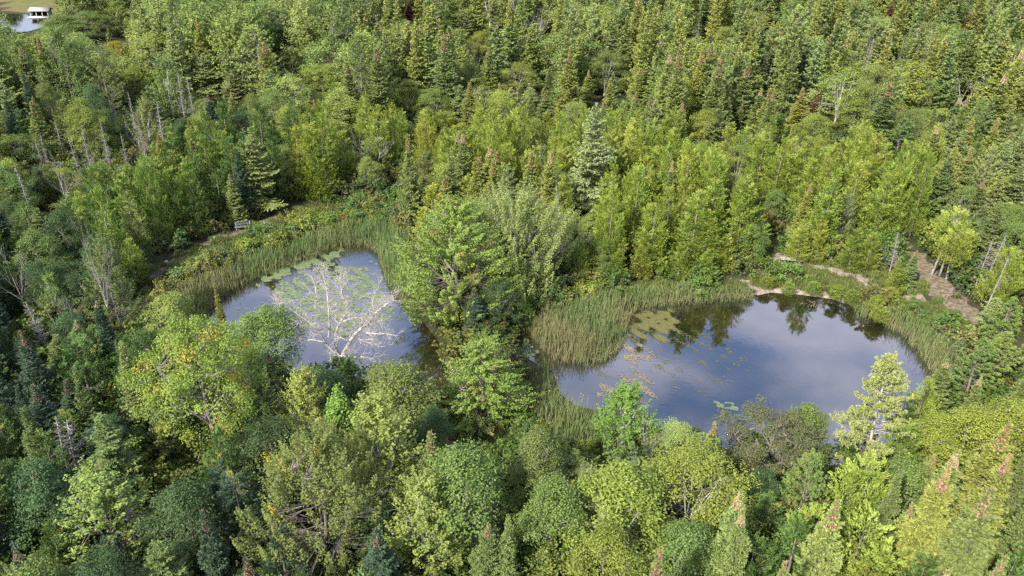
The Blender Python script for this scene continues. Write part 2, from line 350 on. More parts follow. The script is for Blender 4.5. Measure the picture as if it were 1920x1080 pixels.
# ---------------------------------------------------------------- prototypes
PROTO = {}
def proto(key, res, leafm, barkm, conem=None, parts=('trunk', 'crown', 'cone_top')):
    T, C, K, h, w = res
    PROTO[key] = dict(parts=[(parts[0], T.mesh(key + '_trunk', [barkm, M_bark if barkm is M_birch else barkm]), False), (parts[1], C.mesh(key + '_crown', leafm), True)], h=h, w=w)
    if K is not None: PROTO[key]['parts'].append((parts[2], K.mesh(key + '_cones', conem), False))
def single(key, res, leafm, barkm, conem=None):
    T, C, K, h, w = res
    G = Geo(); G.v = T.v + C.v; G.var = T.var + C.var; G.alt = T.alt + C.alt
    G.q = T.q + [q + T.n for q in C.q]; G.m = [np.full(len(q), 0, np.int32) for q in T.q] + [np.full(len(q), 1, np.int32) for q in C.q]; G.n = T.n + C.n
    if K is not None:
        G.v += K.v; G.var += K.var; G.alt += K.alt; G.q += [q + G.n for q in K.q]; G.m += [np.full(len(q), 2, np.int32) for q in K.q]
    PROTO[key] = dict(parts=None, mesh=G.mesh(key, [barkm, leafm] + ([conem] if K is not None else [])), h=h, w=w)
SP = 1.0
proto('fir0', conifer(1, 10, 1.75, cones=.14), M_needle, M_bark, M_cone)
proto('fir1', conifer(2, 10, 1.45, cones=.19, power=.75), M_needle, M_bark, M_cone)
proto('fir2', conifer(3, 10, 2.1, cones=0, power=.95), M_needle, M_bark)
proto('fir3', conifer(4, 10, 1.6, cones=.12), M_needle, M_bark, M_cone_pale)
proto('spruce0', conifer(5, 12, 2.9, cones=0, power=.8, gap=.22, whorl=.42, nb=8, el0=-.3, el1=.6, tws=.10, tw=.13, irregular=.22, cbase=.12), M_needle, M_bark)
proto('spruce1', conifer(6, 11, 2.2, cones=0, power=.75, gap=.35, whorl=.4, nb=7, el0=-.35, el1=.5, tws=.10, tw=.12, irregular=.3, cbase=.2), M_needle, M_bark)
proto('cedar0', cedar(7, 9, 1.7), M_cedar, M_bark)
proto('cedar1', cedar(8, 9, 2.0, spires=6), M_cedar, M_bark)
proto('cedar2', cedar(9, 9, 1.5, spires=2), M_cedar, M_bark)
proto('cedar3', cedar(10, 7.5, 2.5, spires=7, round_=1.0, ns=360, per=44), M_cedar, M_bark)
proto('cedar4', cedar(13, 9, 2.7, spires=6, round_=1.0, ns=330, per=44, cbase=.42, trunks=3), M_cedar, M_snag)
proto('pine0', pine(11, 12, 4.2, taper=.55), M_needle, M_bark)
proto('pine1', pine(12, 12, 3.0, flat=.35, taper=.7, step=.6), M_needle, M_bark)
proto('leafy0', leafy(21, 9, 3.0, nc=105, cs=.78, cbase=.2, shape='egg', lpc=115, leaf=.14), M_leaf, M_bark)
proto('leafy1', leafy(22, 9, 2.6, shape='egg', nc=130, cbase=.18, lpc=115, leaf=.14), M_leaf, M_bark)
proto('leafy2', leafy(23, 10, 3.4, shape='round', nc=115, cs=.8, cbase=.2, lpc=125, leaf=.14), M_leaf, M_bark)
proto('poplar0', leafy(24, 11, 2.3, shape='plume', nc=240, cbase=.1, plume=2.8, up=.65, cs=.42, lpc=52, leaf=.15), M_leaf, M_birch)
proto('poplar1', leafy(25, 11, 2.7, shape='plume', nc=240, cbase=.12, plume=3.0, up=.6, cs=.44, lpc=52, leaf=.15, altp=.03), M_leaf, M_bark)
proto('birch0', leafy(26, 11, 3.6, shape='round', nc=170, cbase=.16, fork=.30, limbs=6, tr=.10, lpc=110, leaf=.14, sparse=.3), M_leaf, M_birch)
proto('birch1', leafy(27, 11, 3.0, shape='egg', nc=170, cbase=.14, fork=.40, limbs=5, tr=.10, lpc=110, leaf=.14, sparse=.3), M_leaf, M_birch)
proto('sapling', leafy(28, 5, 1.5, shape='egg', nc=60, cbase=.15, cs=.5, lpc=60, limbs=6, tr=.05), M_leaf, M_bark)
proto('snag0', snag(41, 9, 1.3), M_snag, M_snag, parts=('trunk', 'bare_crown'))
proto('snag1', snag(42, 9, 1.1, nb=110, tr=.085, droop=.3, tuft=3), M_snag, M_snag, parts=('trunk', 'bare_crown'))
proto('snag2', snag(45, 9, .8, nb=95, tr=.07, droop=.35, tuft=3), M_snag, M_snag, parts=('trunk', 'bare_crown'))
proto('bare0', bare(43, 8, 3, stems=((.1, 0, 1, 1),), depth=3, kids=5, tr=.11), M_snag, M_snag, parts=('trunk', 'bare_crown'))
proto('bare1', bare(44, 8, 3, stems=((.3, 0, 1, 1), (-.35, .2, 1, .85), (0, -.3, 1, .7)), depth=3, kids=4, tr=.10), M_snag, M_snag, parts=('trunk', 'bare_crown'))
# heroes
proto('pine_shore', pine(14, 10, 3.8, cbase=.1, step=.5, nb=8, tuft=26, tn=16, nl=.2, flat=.15, taper=.75), M_needle, M_dead)
proto('maple_big', leafy(51, 15, 5.6, shape='egg', nc=560, cbase=.06, plume=3.2, up=.5, cs=.50, lpc=110, leaf=.15, limbs=16, tr=.24, altp=.03), M_leaf, M_bark)
proto('maple_grey', leafy(52, 13, 5.4, shape='round', nc=540, cbase=.06, plume=3.6, up=.7, cs=.46, lpc=105, leaf=.145, limbs=15, tr=.22, altp=.01), M_leaf, M_bark)
proto('maple_small', leafy(53, 8.5, 3.2, shape='plume', nc=340, cbase=.05, plume=3.0, up=.35, cs=.38, lpc=85, leaf=.13, limbs=10, altp=.07), M_leaf, M_bark)
proto('maple_gold', leafy(54, 11.7, 4.4, shape='round', nc=190, cbase=.3, plume=1.1, cs=.75, lpc=150, leaf=.145, limbs=14, tr=.2, altp=.14, sparse=.3), M_gold, M_bark)
proto('willow', leafy(55, 12, 5.4, shape='plume', nc=460, cbase=.15, plume=3.4, up=.75, cs=.46, lpc=90, leaf=.13, limbs=16, tr=.15, altp=.035, sparse=.25), M_gold, M_bark)
proto('brown_tree', leafy(56, 7, 3.2, shape='round', nc=170, cbase=.2, cs=.55, lpc=120, leaf=.12, limbs=14, tr=.10, altp=.5, sparse=.3, bare=1), leaf_mat('browning_leaf', alt=(.14, .14, .055)), M_bark)
def white_dead():
    base = (632, 694); S = 20.6; g = np.random.default_rng(8); T = Geo(); B = Geo()
    limbs = [([(632, 694), (641, 668), (650, 650), (668, 617), (687, 598), (703, 587), (712, 570), (727, 555), (742, 543), (757, 533)], .17, .4), ([(703, 587), (722, 589), (747, 587), (770, 592)], .07, -.9),
             ([(641, 668), (631, 645), (631, 617), (640, 593), (652, 577), (659, 563), (655, 550), (647, 533), (648, 516), (644, 500)], .13, .6), ([(659, 563), (672, 555), (685, 552), (700, 552)], .06, -.8),
             ([(631, 645), (616, 625), (612, 612), (603, 587), (587, 570), (570, 555), (548, 533), (532, 522)], .10, -.7), ([(616, 625), (618, 600), (617, 570), (616, 547), (612, 520), (606, 500), (609, 478)], .09, .9),
             ([(612, 612), (593, 607), (568, 611), (560, 600)], .05, -1.2), ([(668, 617), (650, 604), (640, 608)], .05, -.8), ([(587, 570), (592, 548), (588, 520), (580, 505)], .05, 1.0), ([(687, 598), (700, 606), (718, 610), (735, 622)], .05, -1.2),
             ([(650, 650), (672, 652), (695, 650), (715, 655)], .05, -1.2), ([(640, 593), (625, 575), (622, 555)], .05, .5), ([(712, 570), (708, 552), (715, 530)], .04, .9), ([(650, 650), (632, 655), (618, 668)], .04, -1)]
    def twig(p, d, ln, rad, dep):
        P = [p]; dd = unit(d)
        for i in range(4): dd = unit(dd + g.normal(size=3) * .28 + np.array([0, 0, .05])); P.append(P[-1] + dd * ln / 4)
        B.tube(P, np.linspace(rad, rad * .45, 5), 4 if dep else 3)
        if dep <= 0: return
        for k in range(4):
            i = g.integers(1, 5); perp = unit(np.cross(dd, g.normal(size=3))); twig(P[i], unit(P[i] - P[i - 1]) * .75 + perp * .7, ln * g.uniform(.45, .75), rad * .6, dep - 1)
    for pts, rad, yo in limbs:
        P = np.array([((x - base[0]) / S, 0, (base[1] - y) / (S * .86)) for x, y in pts]); n_ = len(P); P[:, 1] = yo * P[:, 2] * .22
        t = np.linspace(0, n_ - 1, n_ * 3); Q = np.stack([np.interp(t, np.arange(n_), P[:, j]) for j in range(3)], 1); Q[1:-1] = (Q[:-2] + Q[1:-1] * 2 + Q[2:]) / 4
        T.tube(Q, np.linspace(rad * 1.5, max(.03, rad * .35), len(Q)), 6)
        L_ = np.linalg.norm(np.diff(Q, axis=0), axis=1).sum()
        for k in range(int(L_ * 3.6) + 2):
            i = g.integers(int(len(Q) * (.35 if rad > .09 else .1)), len(Q)); d = unit(Q[min(i, len(Q) - 1)] - Q[i - 1]); perp = unit(np.cross(d, g.normal(size=3)))
            twig(Q[i], d * .6 + perp * .8 + np.array([0, 0, .25]), g.uniform(.7, 1.7), .026, 2)
    return T, B, None, 12, 14
proto('white_dead', white_dead(), M_dead, M_dead, parts=('trunk', 'bare_crown'))
# distant trees, one mesh each, coarse
def far_protos(tag, src):
    ln = leaf_mat('needle_' + tag, source=src, yellow=.15, trans=.12); lc = leaf_mat('cedar_' + tag, source=src, trans=.2); ll = leaf_mat('leaf_' + tag, source=src)
    lcf = dict(whorl=.55, nb=8, tws=.18, tw=.19, sub=2, lod=1)
    single(tag + 'fir0', conifer(71, 10, 1.7, cones=.13, **lcf), ln, M_bark, M_cone)
    single(tag + 'fir1', conifer(72, 10, 1.4, cones=.18, **lcf), ln, M_bark, M_cone)
    single(tag + 'fir2', conifer(73, 10, 2.0, cones=0, **lcf), ln, M_bark)
    single(tag + 'spruce', conifer(74, 11, 2.6, cones=0, gap=.25, **lcf), ln, M_bark)
    single(tag + 'cedar', cedar(75, 9, 1.8, ns=230, per=20, leaf=.21, lod=1), lc, M_bark)
    single(tag + 'pine', pine(76, 12, 3.6, tuft=13, tn=9, nl=.32, step=.75, nb=6), ln, M_bark)
    single(tag + 'leafy0', leafy(77, 9.5, 3.1, nc=70, cs=.9, lpc=58, leaf=.23), ll, M_bark)
    single(tag + 'leafy1', leafy(78, 10, 2.6, shape='plume', plume=1.6, nc=90, cs=.7, lpc=44, leaf=.23, cbase=.12), ll, M_bark)
    single(tag + 'birch', leafy(79, 11, 3.5, nc=80, cs=.8, lpc=52, leaf=.22, fork=.3, limbs=6, tr=.18, cbase=.35), ll, M_birch)
far_protos('f_', 'object')
far_protos('g_', 'inst')
# ---------------------------------------------------------------- setting: ponds, banks, ground
def poly(pts, z=0.0): return np.array([at(x, y, z)[:2] for x, y in pts])
WZ = -.3
pondA = poly([(372, 600), (385, 575), (420, 548), (462, 523), (505, 505), (567, 485), (617, 466), (645, 458), (690, 454), (712, 470), (722, 510), (738, 542), (762, 570), (790, 600), (820, 640), (842, 700), (835, 745), (780, 752), (720, 728), (690, 712), (640, 700), (560, 702), (480, 690), (410, 655), (375, 630)], WZ)
pondB = poly([(1040, 672), (1100, 678), (1140, 662), (1162, 640), (1172, 600), (1192, 574), (1250, 565), (1330, 560), (1405, 556), (1445, 548), (1500, 552), (1560, 560), (1592, 572), (1610, 585), (1650, 597), (1690, 622), (1722, 655), (1742, 690), (1750, 725), (1735, 775), (1690, 815), (1620, 858), (1560, 872), (1490, 864), (1400, 850), (1300, 824), (1230, 800), (1150, 776), (1080, 760), (1052, 738), (1040, 705)], WZ)
channel = poly([(968, 622), (990, 618), (1010, 650), (1046, 672), (1046, 700), (1020, 690), (985, 668), (965, 640)], WZ)
WATERS = [pondA, pondB, channel]
def inside(P, X, Y):
    c = np.zeros(X.shape, bool); n = len(P)
    for i in range(n):
        x1, y1 = P[i]; x2, y2 = P[i - 1]
        if y1 == y2: continue
        c ^= ((y1 > Y) != (y2 > Y)) & (X < (x2 - x1) * (Y - y1) / (y2 - y1) + x1)
    return c
def dist_poly(P, X, Y, closed=True):
    d = np.full(X.shape, 1e9); n = len(P)
    for i in range(n if closed else n - 1):
        a = P[i]; b = P[(i + 1) % n]; e = b - a; t = np.clip(((X - a[0]) * e[0] + (Y - a[1]) * e[1]) / (e @ e + 1e-9), 0, 1)
        d = np.minimum(d, np.hypot(X - a[0] - t * e[0], Y - a[1] - t * e[1]))
    return d
def sdf_water(X, Y):
    s = np.full(X.shape, 1e9)
    for P in WATERS:
        d = dist_poly(P, X, Y); s = np.minimum(s, np.where(inside(P, X, Y), -d, d))
    return s
def ground_z(X, Y):
    s = sdf_water(X, Y)
    return np.where(s > 0, WZ * np.clip(1 - s / 1.6, 0, 1) ** 1.5, np.clip(WZ + s * .45, -1.6, WZ))
lakeP = poly([(-60, 24), (30, 26), (75, 29), (92, 38), (80, 52), (50, 60), (20, 60), (-60, 62)], 0)
def axis(lo, hi, flo, fhi, fine, coarse):
    return np.unique(np.concatenate([np.arange(lo, flo, coarse), np.arange(flo, fhi, fine), np.arange(fhi, hi + coarse, coarse)]))
xs = axis(-900, 900, -45, 60, .5, 20); ys = axis(-60, 1500, 34, 96, .5, 20)
X, Y = np.meshgrid(xs, ys); Z = np.zeros_like(X); fm = (X > -46) & (X < 61) & (Y > 33) & (Y < 97)
Z[fm] = ground_z(X[fm], Y[fm]); Z += np.where(fm, 0, 0)
lk = inside(lakeP, X, Y); 
G = Geo(); nx, ny = len(xs), len(ys)
i = (np.arange(ny - 1)[:, None] * nx + np.arange(nx - 1)[None, :]).ravel()
G.add(np.stack([X.ravel(), Y.ravel(), Z.ravel()], 1), np.stack([i, i + 1, i + nx + 1, i + nx], 1))
M_ground = noise_mat('forest_floor', [(.018, .022, .010), (.040, .045, .018), (.075, .06, .032)], .6, detail=9, rough=.95, bump=.6)
def link(name, me, **props):
    o = bpy.data.objects.new(name, me); COL.objects.link(o)
    for k, v in props.items(): o[k] = v
    return o
link('ground', G.mesh('ground', M_ground), kind='structure')
# water
m, n, l = newmat('pond_water')
tc = n.new('ShaderNodeTexCoord')
t1 = n.new('ShaderNodeTexNoise'); t1.inputs['Scale'].default_value = .22; t1.inputs['Detail'].default_value = 7; l.new(tc.outputs['Object'], t1.inputs['Vector'])
rp = n.new('ShaderNodeValToRGB'); e = rp.color_ramp.elements; e[0].position = .38; e[0].color = (.010, .009, .005, 1); e[1].position = .68; e[1].color = (.040, .030, .010, 1); l.new(t1.outputs['Fac'], rp.inputs[0])
df = n.new('ShaderNodeBsdfDiffuse'); l.new(rp.outputs[0], df.inputs[0])
gl = n.new('ShaderNodeBsdfGlossy'); gl.inputs['Roughness'].default_value = .035
gl.inputs['Color'].default_value = (.56, .59, .67, 1)
t2 = n.new('ShaderNodeTexNoise'); t2.inputs['Scale'].default_value = 2.2; t2.inputs['Detail'].default_value = 4; l.new(tc.outputs['Object'], t2.inputs['Vector'])
bp = n.new('ShaderNodeBump'); bp.inputs['Strength'].default_value = .03; bp.inputs['Distance'].default_value = .05; l.new(t2.outputs['Fac'], bp.inputs['Height']); l.new(bp.outputs[0], gl.inputs['Normal'])
lw = n.new('ShaderNodeLayerWeight'); lw.inputs['Blend'].default_value = .5
fr = maprange(n, l, lw.outputs['Facing'], 0, 1, .16, .75)
ms = n.new('ShaderNodeMixShader'); l.new(fr, ms.inputs[0]); l.new(df.outputs[0], ms.inputs[1]); l.new(gl.outputs[0], ms.inputs[2])
o = n.new('ShaderNodeOutputMaterial'); l.new(ms.outputs[0], o.inputs[0]); M_water = m
def sheet(name, P, z, mat, grow=0.0, **props):
    P = np.array(P)
    if grow:
        nrm = np.zeros_like(P); n_ = len(P); area = 0
        for i in range(n_):
            a = P[i - 1]; b = P[(i + 1) % n_]; e = b - a; nrm[i] = unit(np.array([e[1], -e[0]])); area += P[i - 1][0] * P[i][1] - P[i][0] * P[i - 1][1]
        P = P + nrm * grow * (1 if area > 0 else -1)
    me = bpy.data.meshes.new(name); me.from_pydata([(p[0], p[1], z) for p in P], [], [list(range(len(P)))]); me.materials.append(mat)
    return link(name, me, **props)
sheet('pond_water', pondA, WZ, M_water, .5, kind='structure')
sheet('pond_water', pondB, WZ, M_water, .5, kind='structure')
sheet('channel_water', channel, WZ - .006, M_water, .3, kind='structure')
sheet('lake_water', lakeP, .06, M_water, 0, kind='structure')
M_marsh = noise_mat('marsh', [(.07, .085, .025), (.13, .13, .04), (.15, .10, .045)], .12, detail=8)
sheet('marsh', poly([(-200, 8), (-60, 14), (110, 30), (125, 12), (118, -8), (60, -30), (-200, -30)]), .03, M_marsh, 0, kind='structure')
# dirt paths and beach
M_dirt = noise_mat('packed_dirt', [(.05, .055, .022), (.14, .11, .075), (.26, .21, .165)], 2.2, detail=9, pos=(.3, .48, .68), rough=.95, bump=.5)
M_sand = noise_mat('pale_sand', [(.08, .075, .04), (.20, .165, .125), (.33, .28, .235)], 2.0, detail=9, pos=(.3, .46, .66), rough=.95, bump=.3)
def ribbon(name, pts, widths, mat, lift=.02, seed=0):
    g = np.random.default_rng(seed); P = poly(pts); wv = np.array(widths, float)
    s = np.linspace(0, len(P) - 1, len(P) * 14); k = np.arange(len(P))
    cx = np.interp(s, k, P[:, 0]); cyy = np.interp(s, k, P[:, 1]); ker = np.ones(13) / 13
    cx = np.convolve(np.pad(cx, 6, 'edge'), ker, 'valid'); cyy = np.convolve(np.pad(cyy, 6, 'edge'), ker, 'valid')
    w = np.interp(s, k, wv); T = np.stack([np.gradient(cx), np.gradient(cyy)], 1); T = unit(T); Nn = np.stack([-T[:, 1], T[:, 0]], 1)
    nz = lambda: np.convolve(g.normal(size=len(s) + 4), np.ones(5) / 5, 'valid') * .55
    a, b = w / 2 * (1 + nz()), w / 2 * (1 + nz()); c = 9; f_ = np.linspace(-1, 1, c)
    Xr = cx[:, None] + Nn[:, :1] * np.where(f_ < 0, f_ * a[:, None], f_ * b[:, None]); Yr = cyy[:, None] + Nn[:, 1:] * np.where(f_ < 0, f_ * a[:, None], f_ * b[:, None])
    Zr = ground_z(Xr, Yr) + lift
    Gr = Geo(); ii = (np.arange(len(s) - 1)[:, None] * c + np.arange(c - 1)[None, :]).ravel()
    Gr.add(np.stack([Xr.ravel(), Yr.ravel(), Zr.ravel()], 1), np.stack([ii, ii + 1, ii + c + 1, ii + c], 1))
    link(name, Gr.mesh(name, mat), kind='structure')
    return np.stack([cx, cyy], 1)
PATHS = [ribbon('dirt_path', [(235, 640), (262, 560), (285, 522), (330, 488), (400, 452), (455, 434), (520, 405), (590, 392), (660, 384)], [.9, .9, 1.0, 1.1, 1.6, 1.7, 1.2, .8, .6], M_dirt, seed=1),
         ribbon('dirt_path', [(1712, 470), (1725, 500), (1752, 535), (1792, 572), (1840, 612), (1900, 660), (1960, 720)], [1.8, 2.8, 4.0, 3.3, 2.6, 2.2, 2], M_dirt, .024, 2),
         ribbon('dirt_path', [(1445, 478), (1480, 492), (1530, 503), (1580, 512), (1630, 535), (1680, 556), (1740, 560)], [2.2, 3.0, 2.4, 3.2, 3.8, 3.4, 3.4], M_sand, .028, 3),
         ribbon('sandy_beach', [(1385, 524), (1420, 541), (1470, 545), (1530, 551), (1590, 566)], [1.2, 2.8, 2.4, 2.0, 1.2], M_sand, .032, 4),
         ribbon('dirt_path', [(740, 800), (800, 822), (850, 850), (890, 930), (905, 1010), (915, 1100)], [1.6, 2.6, 1.5, 1.5, 1.6, 1.6], M_dirt, seed=5)]
# ---------------------------------------------------------------- cattails, pads, litter, undergrowth
def scatter(P, n, g):
    lo, hi = P.min(0), P.max(0); out = np.zeros((0, 2)); 
    while len(out) < n:
        q = g.uniform(lo, hi, (n * 2, 2)); out = np.concatenate([out, q[inside(P, q[:, 0], q[:, 1])]])
    return out[:n]
def parea(P): x, y = P[:, 0], P[:, 1]; return abs(np.dot(x, np.roll(y, 1)) - np.dot(y, np.roll(x, 1))) / 2
CAT = {'A': poly([(285, 600), (300, 578), (345, 545), (400, 519), (450, 498), (500, 480), (560, 458), (620, 438), (680, 424), (745, 424), (790, 470), (800, 560), (765, 575), (735, 545), (718, 512), (708, 474), (688, 459), (648, 463), (617, 471), (567, 491), (505, 511), (462, 530), (420, 556), (390, 585), (372, 612), (330, 605)]),
       'B': poly([(995, 630), (1005, 595), (1060, 574), (1130, 560), (1215, 556), (1200, 572), (1180, 600), (1170, 640), (1150, 668), (1100, 685), (1040, 676)]),
       'C': poly([(1165, 548), (1300, 545), (1412, 546), (1412, 560), (1330, 566), (1250, 570), (1190, 580)]),
       'D': poly([(1600, 577), (1640, 582), (1700, 600), (1750, 632), (1790, 672), (1800, 740), (1760, 780), (1738, 770), (1752, 725), (1744, 690), (1722, 658), (1690, 626), (1650, 602), (1610, 592)]),
       'E': poly([(985, 690), (1030, 695), (1042, 720), (1052, 745), (1080, 772), (1150, 789), (1230, 816), (1300, 842), (1400, 872), (1480, 890), (1480, 925), (1400, 910), (1300, 880), (1180, 860), (1060, 840), (1000, 800)])}
g = np.random.default_rng(5); C = Geo()
tones = {'A': (62, .5), 'B': (56, .4), 'C': (60, .5), 'D': (48, .5), 'E': (50, .5)}
for k, P in CAT.items():
    den, gr = tones[k]; q = scatter(P, int(parea(P) * den), g); ed = dist_poly(P, q[:, 0], q[:, 1]); wt = np.abs(sdf_water(q[:, 0], q[:, 1])) < 1.0
    kp = (g.uniform(0, 1, len(q)) < np.clip(ed / 1.6 + .12, 0, 1)) | (wt & (g.uniform(0, 1, len(q)) < .55)); q = q[kp]; ed = ed[kp]; n_ = len(q)
    hn = np.sin(q[:, 0] * .5) * np.cos(q[:, 1] * .6 + 1) * .12
    z0 = ground_z(q[:, 0], q[:, 1]); z0 = np.maximum(z0, -.7)
    hh = (1.75 if k != 'C' else 1.5) * g.uniform(.55, 1.15, n_) * (1 + hn + .2 * np.sin(q[:, 0] * 2.3) * np.sin(q[:, 1] * 2.9)) * np.clip(.6 + ed / 2, 0, 1)
    ln = g.normal(size=(n_, 2)) * .13
    az = g.uniform(0, 3.14, n_); s = np.stack([np.cos(az), np.sin(az), np.zeros(n_)], 1) * .021
    b0 = np.stack([q[:, 0], q[:, 1], z0], 1); b1 = b0 + np.stack([ln[:, 0] * .35, ln[:, 1] * .35, hh * .55], 1); b2 = b0 + np.stack([ln[:, 0] * hh, ln[:, 1] * hh, hh], 1)
    v = np.stack([b0 - s, b0 + s, b1 + s, b1 - s, b1 - s, b1 + s, b2 + s * .25, b2 - s * .25], 1)
    va = np.clip(gr + hn * 1.6 + g.normal(size=n_) * .16, 0, 1); tan = np.clip(.22 - .02 * (q[:, 0] + 22), 0, .45) if k == 'A' else {'B': .48, 'C': .25, 'D': .25, 'E': .2}[k]
    tan = tan * np.clip(1 + .8 * np.sin(q[:, 0] * .55 + 1.5 * np.sin(q[:, 1] * .7)), .15, 1.7)
    al = np.clip(g.uniform(0, 1, n_) ** 8 * .6 + tan * g.uniform(.3, 1.2, n_), 0, .9)
    C.add(v, np.arange(n_ * 8).reshape(-1, 4), 0, np.repeat(va, 8), np.repeat(al, 8))
    # straw-coloured dead leaves low among the stems, thickest at the water's edge
    e_ = sdf_water(q[:, 0], q[:, 1]); qq = q[(np.abs(e_) < .8) | (g.uniform(0, 1, n_) < .10)]; n2 = len(qq)
    c = np.stack([qq[:, 0], qq[:, 1], np.maximum(ground_z(qq[:, 0], qq[:, 1]), WZ) + g.uniform(.15, .6, n2)], 1)
    ax = unit(g.normal(size=(n2, 3)) * np.array([.45, .45, .25]) + np.array([0, 0, .7])); C.leaves(c, ax, unit(np.cross(ax, g.normal(size=(n2, 3)))), .8, .035, np.full(n2, .6), np.full(n2, .9))
for k in ('A', 'B', 'D', 'E'):
    q = scatter(CAT[k], int(parea(CAT[k]) * 3), g); n_ = len(q); c = np.stack([q[:, 0], q[:, 1], np.maximum(ground_z(q[:, 0], q[:, 1]), -.7) + g.uniform(1.4, 2.1, n_)], 1)
    for r_ in (0, 1.57): C.leaves(c, unit(np.array([0, 0, 1.]) + g.normal(size=(n_, 3)) * .12), np.tile([math.cos(r_), math.sin(r_), 0], (n_, 1)), .28, .06, np.full(n_, .0), np.full(n_, .85))
link('cattails', C.mesh('cattails', leaf_mat('cattail_blade', fixed=(.145, .225, .075), alt=(.27, .225, .12), trans=.2, yellow=.3)), kind='stuff')
# lily pads
def pads(name, regions, mat, r0, r1, seed, tilt=.05, ngon=7):
    g = np.random.default_rng(seed); C = Geo()
    for pts, n_, noise in regions:
        P = poly(pts, WZ); q = scatter(P, n_, g)
        w = np.sin(q[:, 0] * 1.9 + 2 * np.sin(q[:, 1] * .9)) * np.cos(q[:, 1] * 1.7 + 1.6 * np.sin(q[:, 0] * 1.1)) + .5 * np.sin(q[:, 0] * 4.1 + q[:, 1] * 3.3) + g.normal(size=len(q)) * .25
        edge = dist_poly(P, q[:, 0], q[:, 1]); q = q[(g.uniform(0, 1, len(q)) < np.clip(edge / 1.1, .04, 1)) & (w > noise + (1 - np.clip(edge / 1.3, 0, 1)) * .8) & (sdf_water(q[:, 0], q[:, 1]) < -.05)]; n_ = len(q); r = g.uniform(r0, r1, n_); a0 = g.uniform(0, 6.28, n_)
        th = np.linspace(.18, 2 * np.pi - .18, 7)
        ring = np.stack([q[:, :1] + r[:, None] * np.cos(th + a0[:, None]), q[:, 1:] + r[:, None] * np.sin(th + a0[:, None]), np.broadcast_to(WZ + .012 + g.uniform(0, .02, n_)[:, None] + g.normal(size=(n_, 7)) * tilt * r[:, None] * .4, (n_, 7))], -1)
        cen = np.concatenate([q, np.full((n_, 1), WZ + .018)], 1)[:, None, :]
        v = np.concatenate([cen, ring], 1); b = np.arange(n_)[:, None, None] * 8
        f_ = np.array([[0, 1, 2, 3], [0, 3, 4, 5], [0, 5, 6, 7]])[None] + b
        C.add(v, f_.reshape(-1, 4), 0, np.repeat(g.uniform(.1, .9, n_), 8), np.repeat((g.uniform(0, 1, n_) < .06) * .6, 8))
    return link(name, C.mesh(name, mat), kind='stuff')
pads('lily_pads', [([(455, 528), (505, 505), (567, 486), (617, 467), (650, 460), (655, 478), (600, 505), (540, 520), (480, 540)], 3000, -.2),
                   ([(500, 530), (560, 512), (620, 490), (690, 500), (740, 560), (760, 600), (700, 610), (640, 640), (560, 620), (510, 580)], 5600, -.1),
                   ([(690, 480), (715, 480), (735, 560), (700, 540)], 200, -.2), ([(1335, 752), (1380, 752), (1386, 772), (1345, 772)], 130, -1.2),
                   ([(860, 620), (1000, 630), (1040, 680), (980, 680)], 260, -.3), ([(380, 590), (500, 560), (560, 700), (420, 660)], 260, .5)],
     leaf_mat('lily_pad', fixed=(.125, .165, .08), alt=(.26, .24, .08), trans=.05, rough=.35, spec=.5, yellow=.2), .10, .21, 3)
pads('floating_leaves', [([(1155, 640), (1215, 640), (1240, 680), (1180, 700), (1150, 670)], 2400, -.1), ([(1150, 700), (1220, 690), (1250, 760), (1180, 770), (1060, 740)], 3600, .15),
                         ([(1490, 558), (1540, 562), (1545, 580), (1495, 574)], 220, -.6), ([(1560, 590), (1640, 600), (1690, 650), (1620, 640)], 240, .5)],
     leaf_mat('floating_leaf', fixed=(.20, .165, .125), alt=(.24, .22, .14), trans=0), .03, .09, 7)
pads('duckweed', [([(1180, 585), (1260, 572), (1290, 600), (1270, 650), (1180, 640), (1165, 610)], 26000, -.15), ([(1250, 640), (1420, 640), (1420, 700), (1260, 700)], 700, .8), ([(1600, 690), (1700, 650), (1745, 720), (1650, 740)], 700, .4), ([(1160, 600), (1300, 600), (1440, 650), (1400, 730), (1230, 770), (1070, 740), (1060, 690), (1160, 650)], 14000, .75)],
     leaf_mat('duckweed', fixed=(.125, .125, .045), alt=(.25, .20, .08), trans=0), .02, .055, 8)
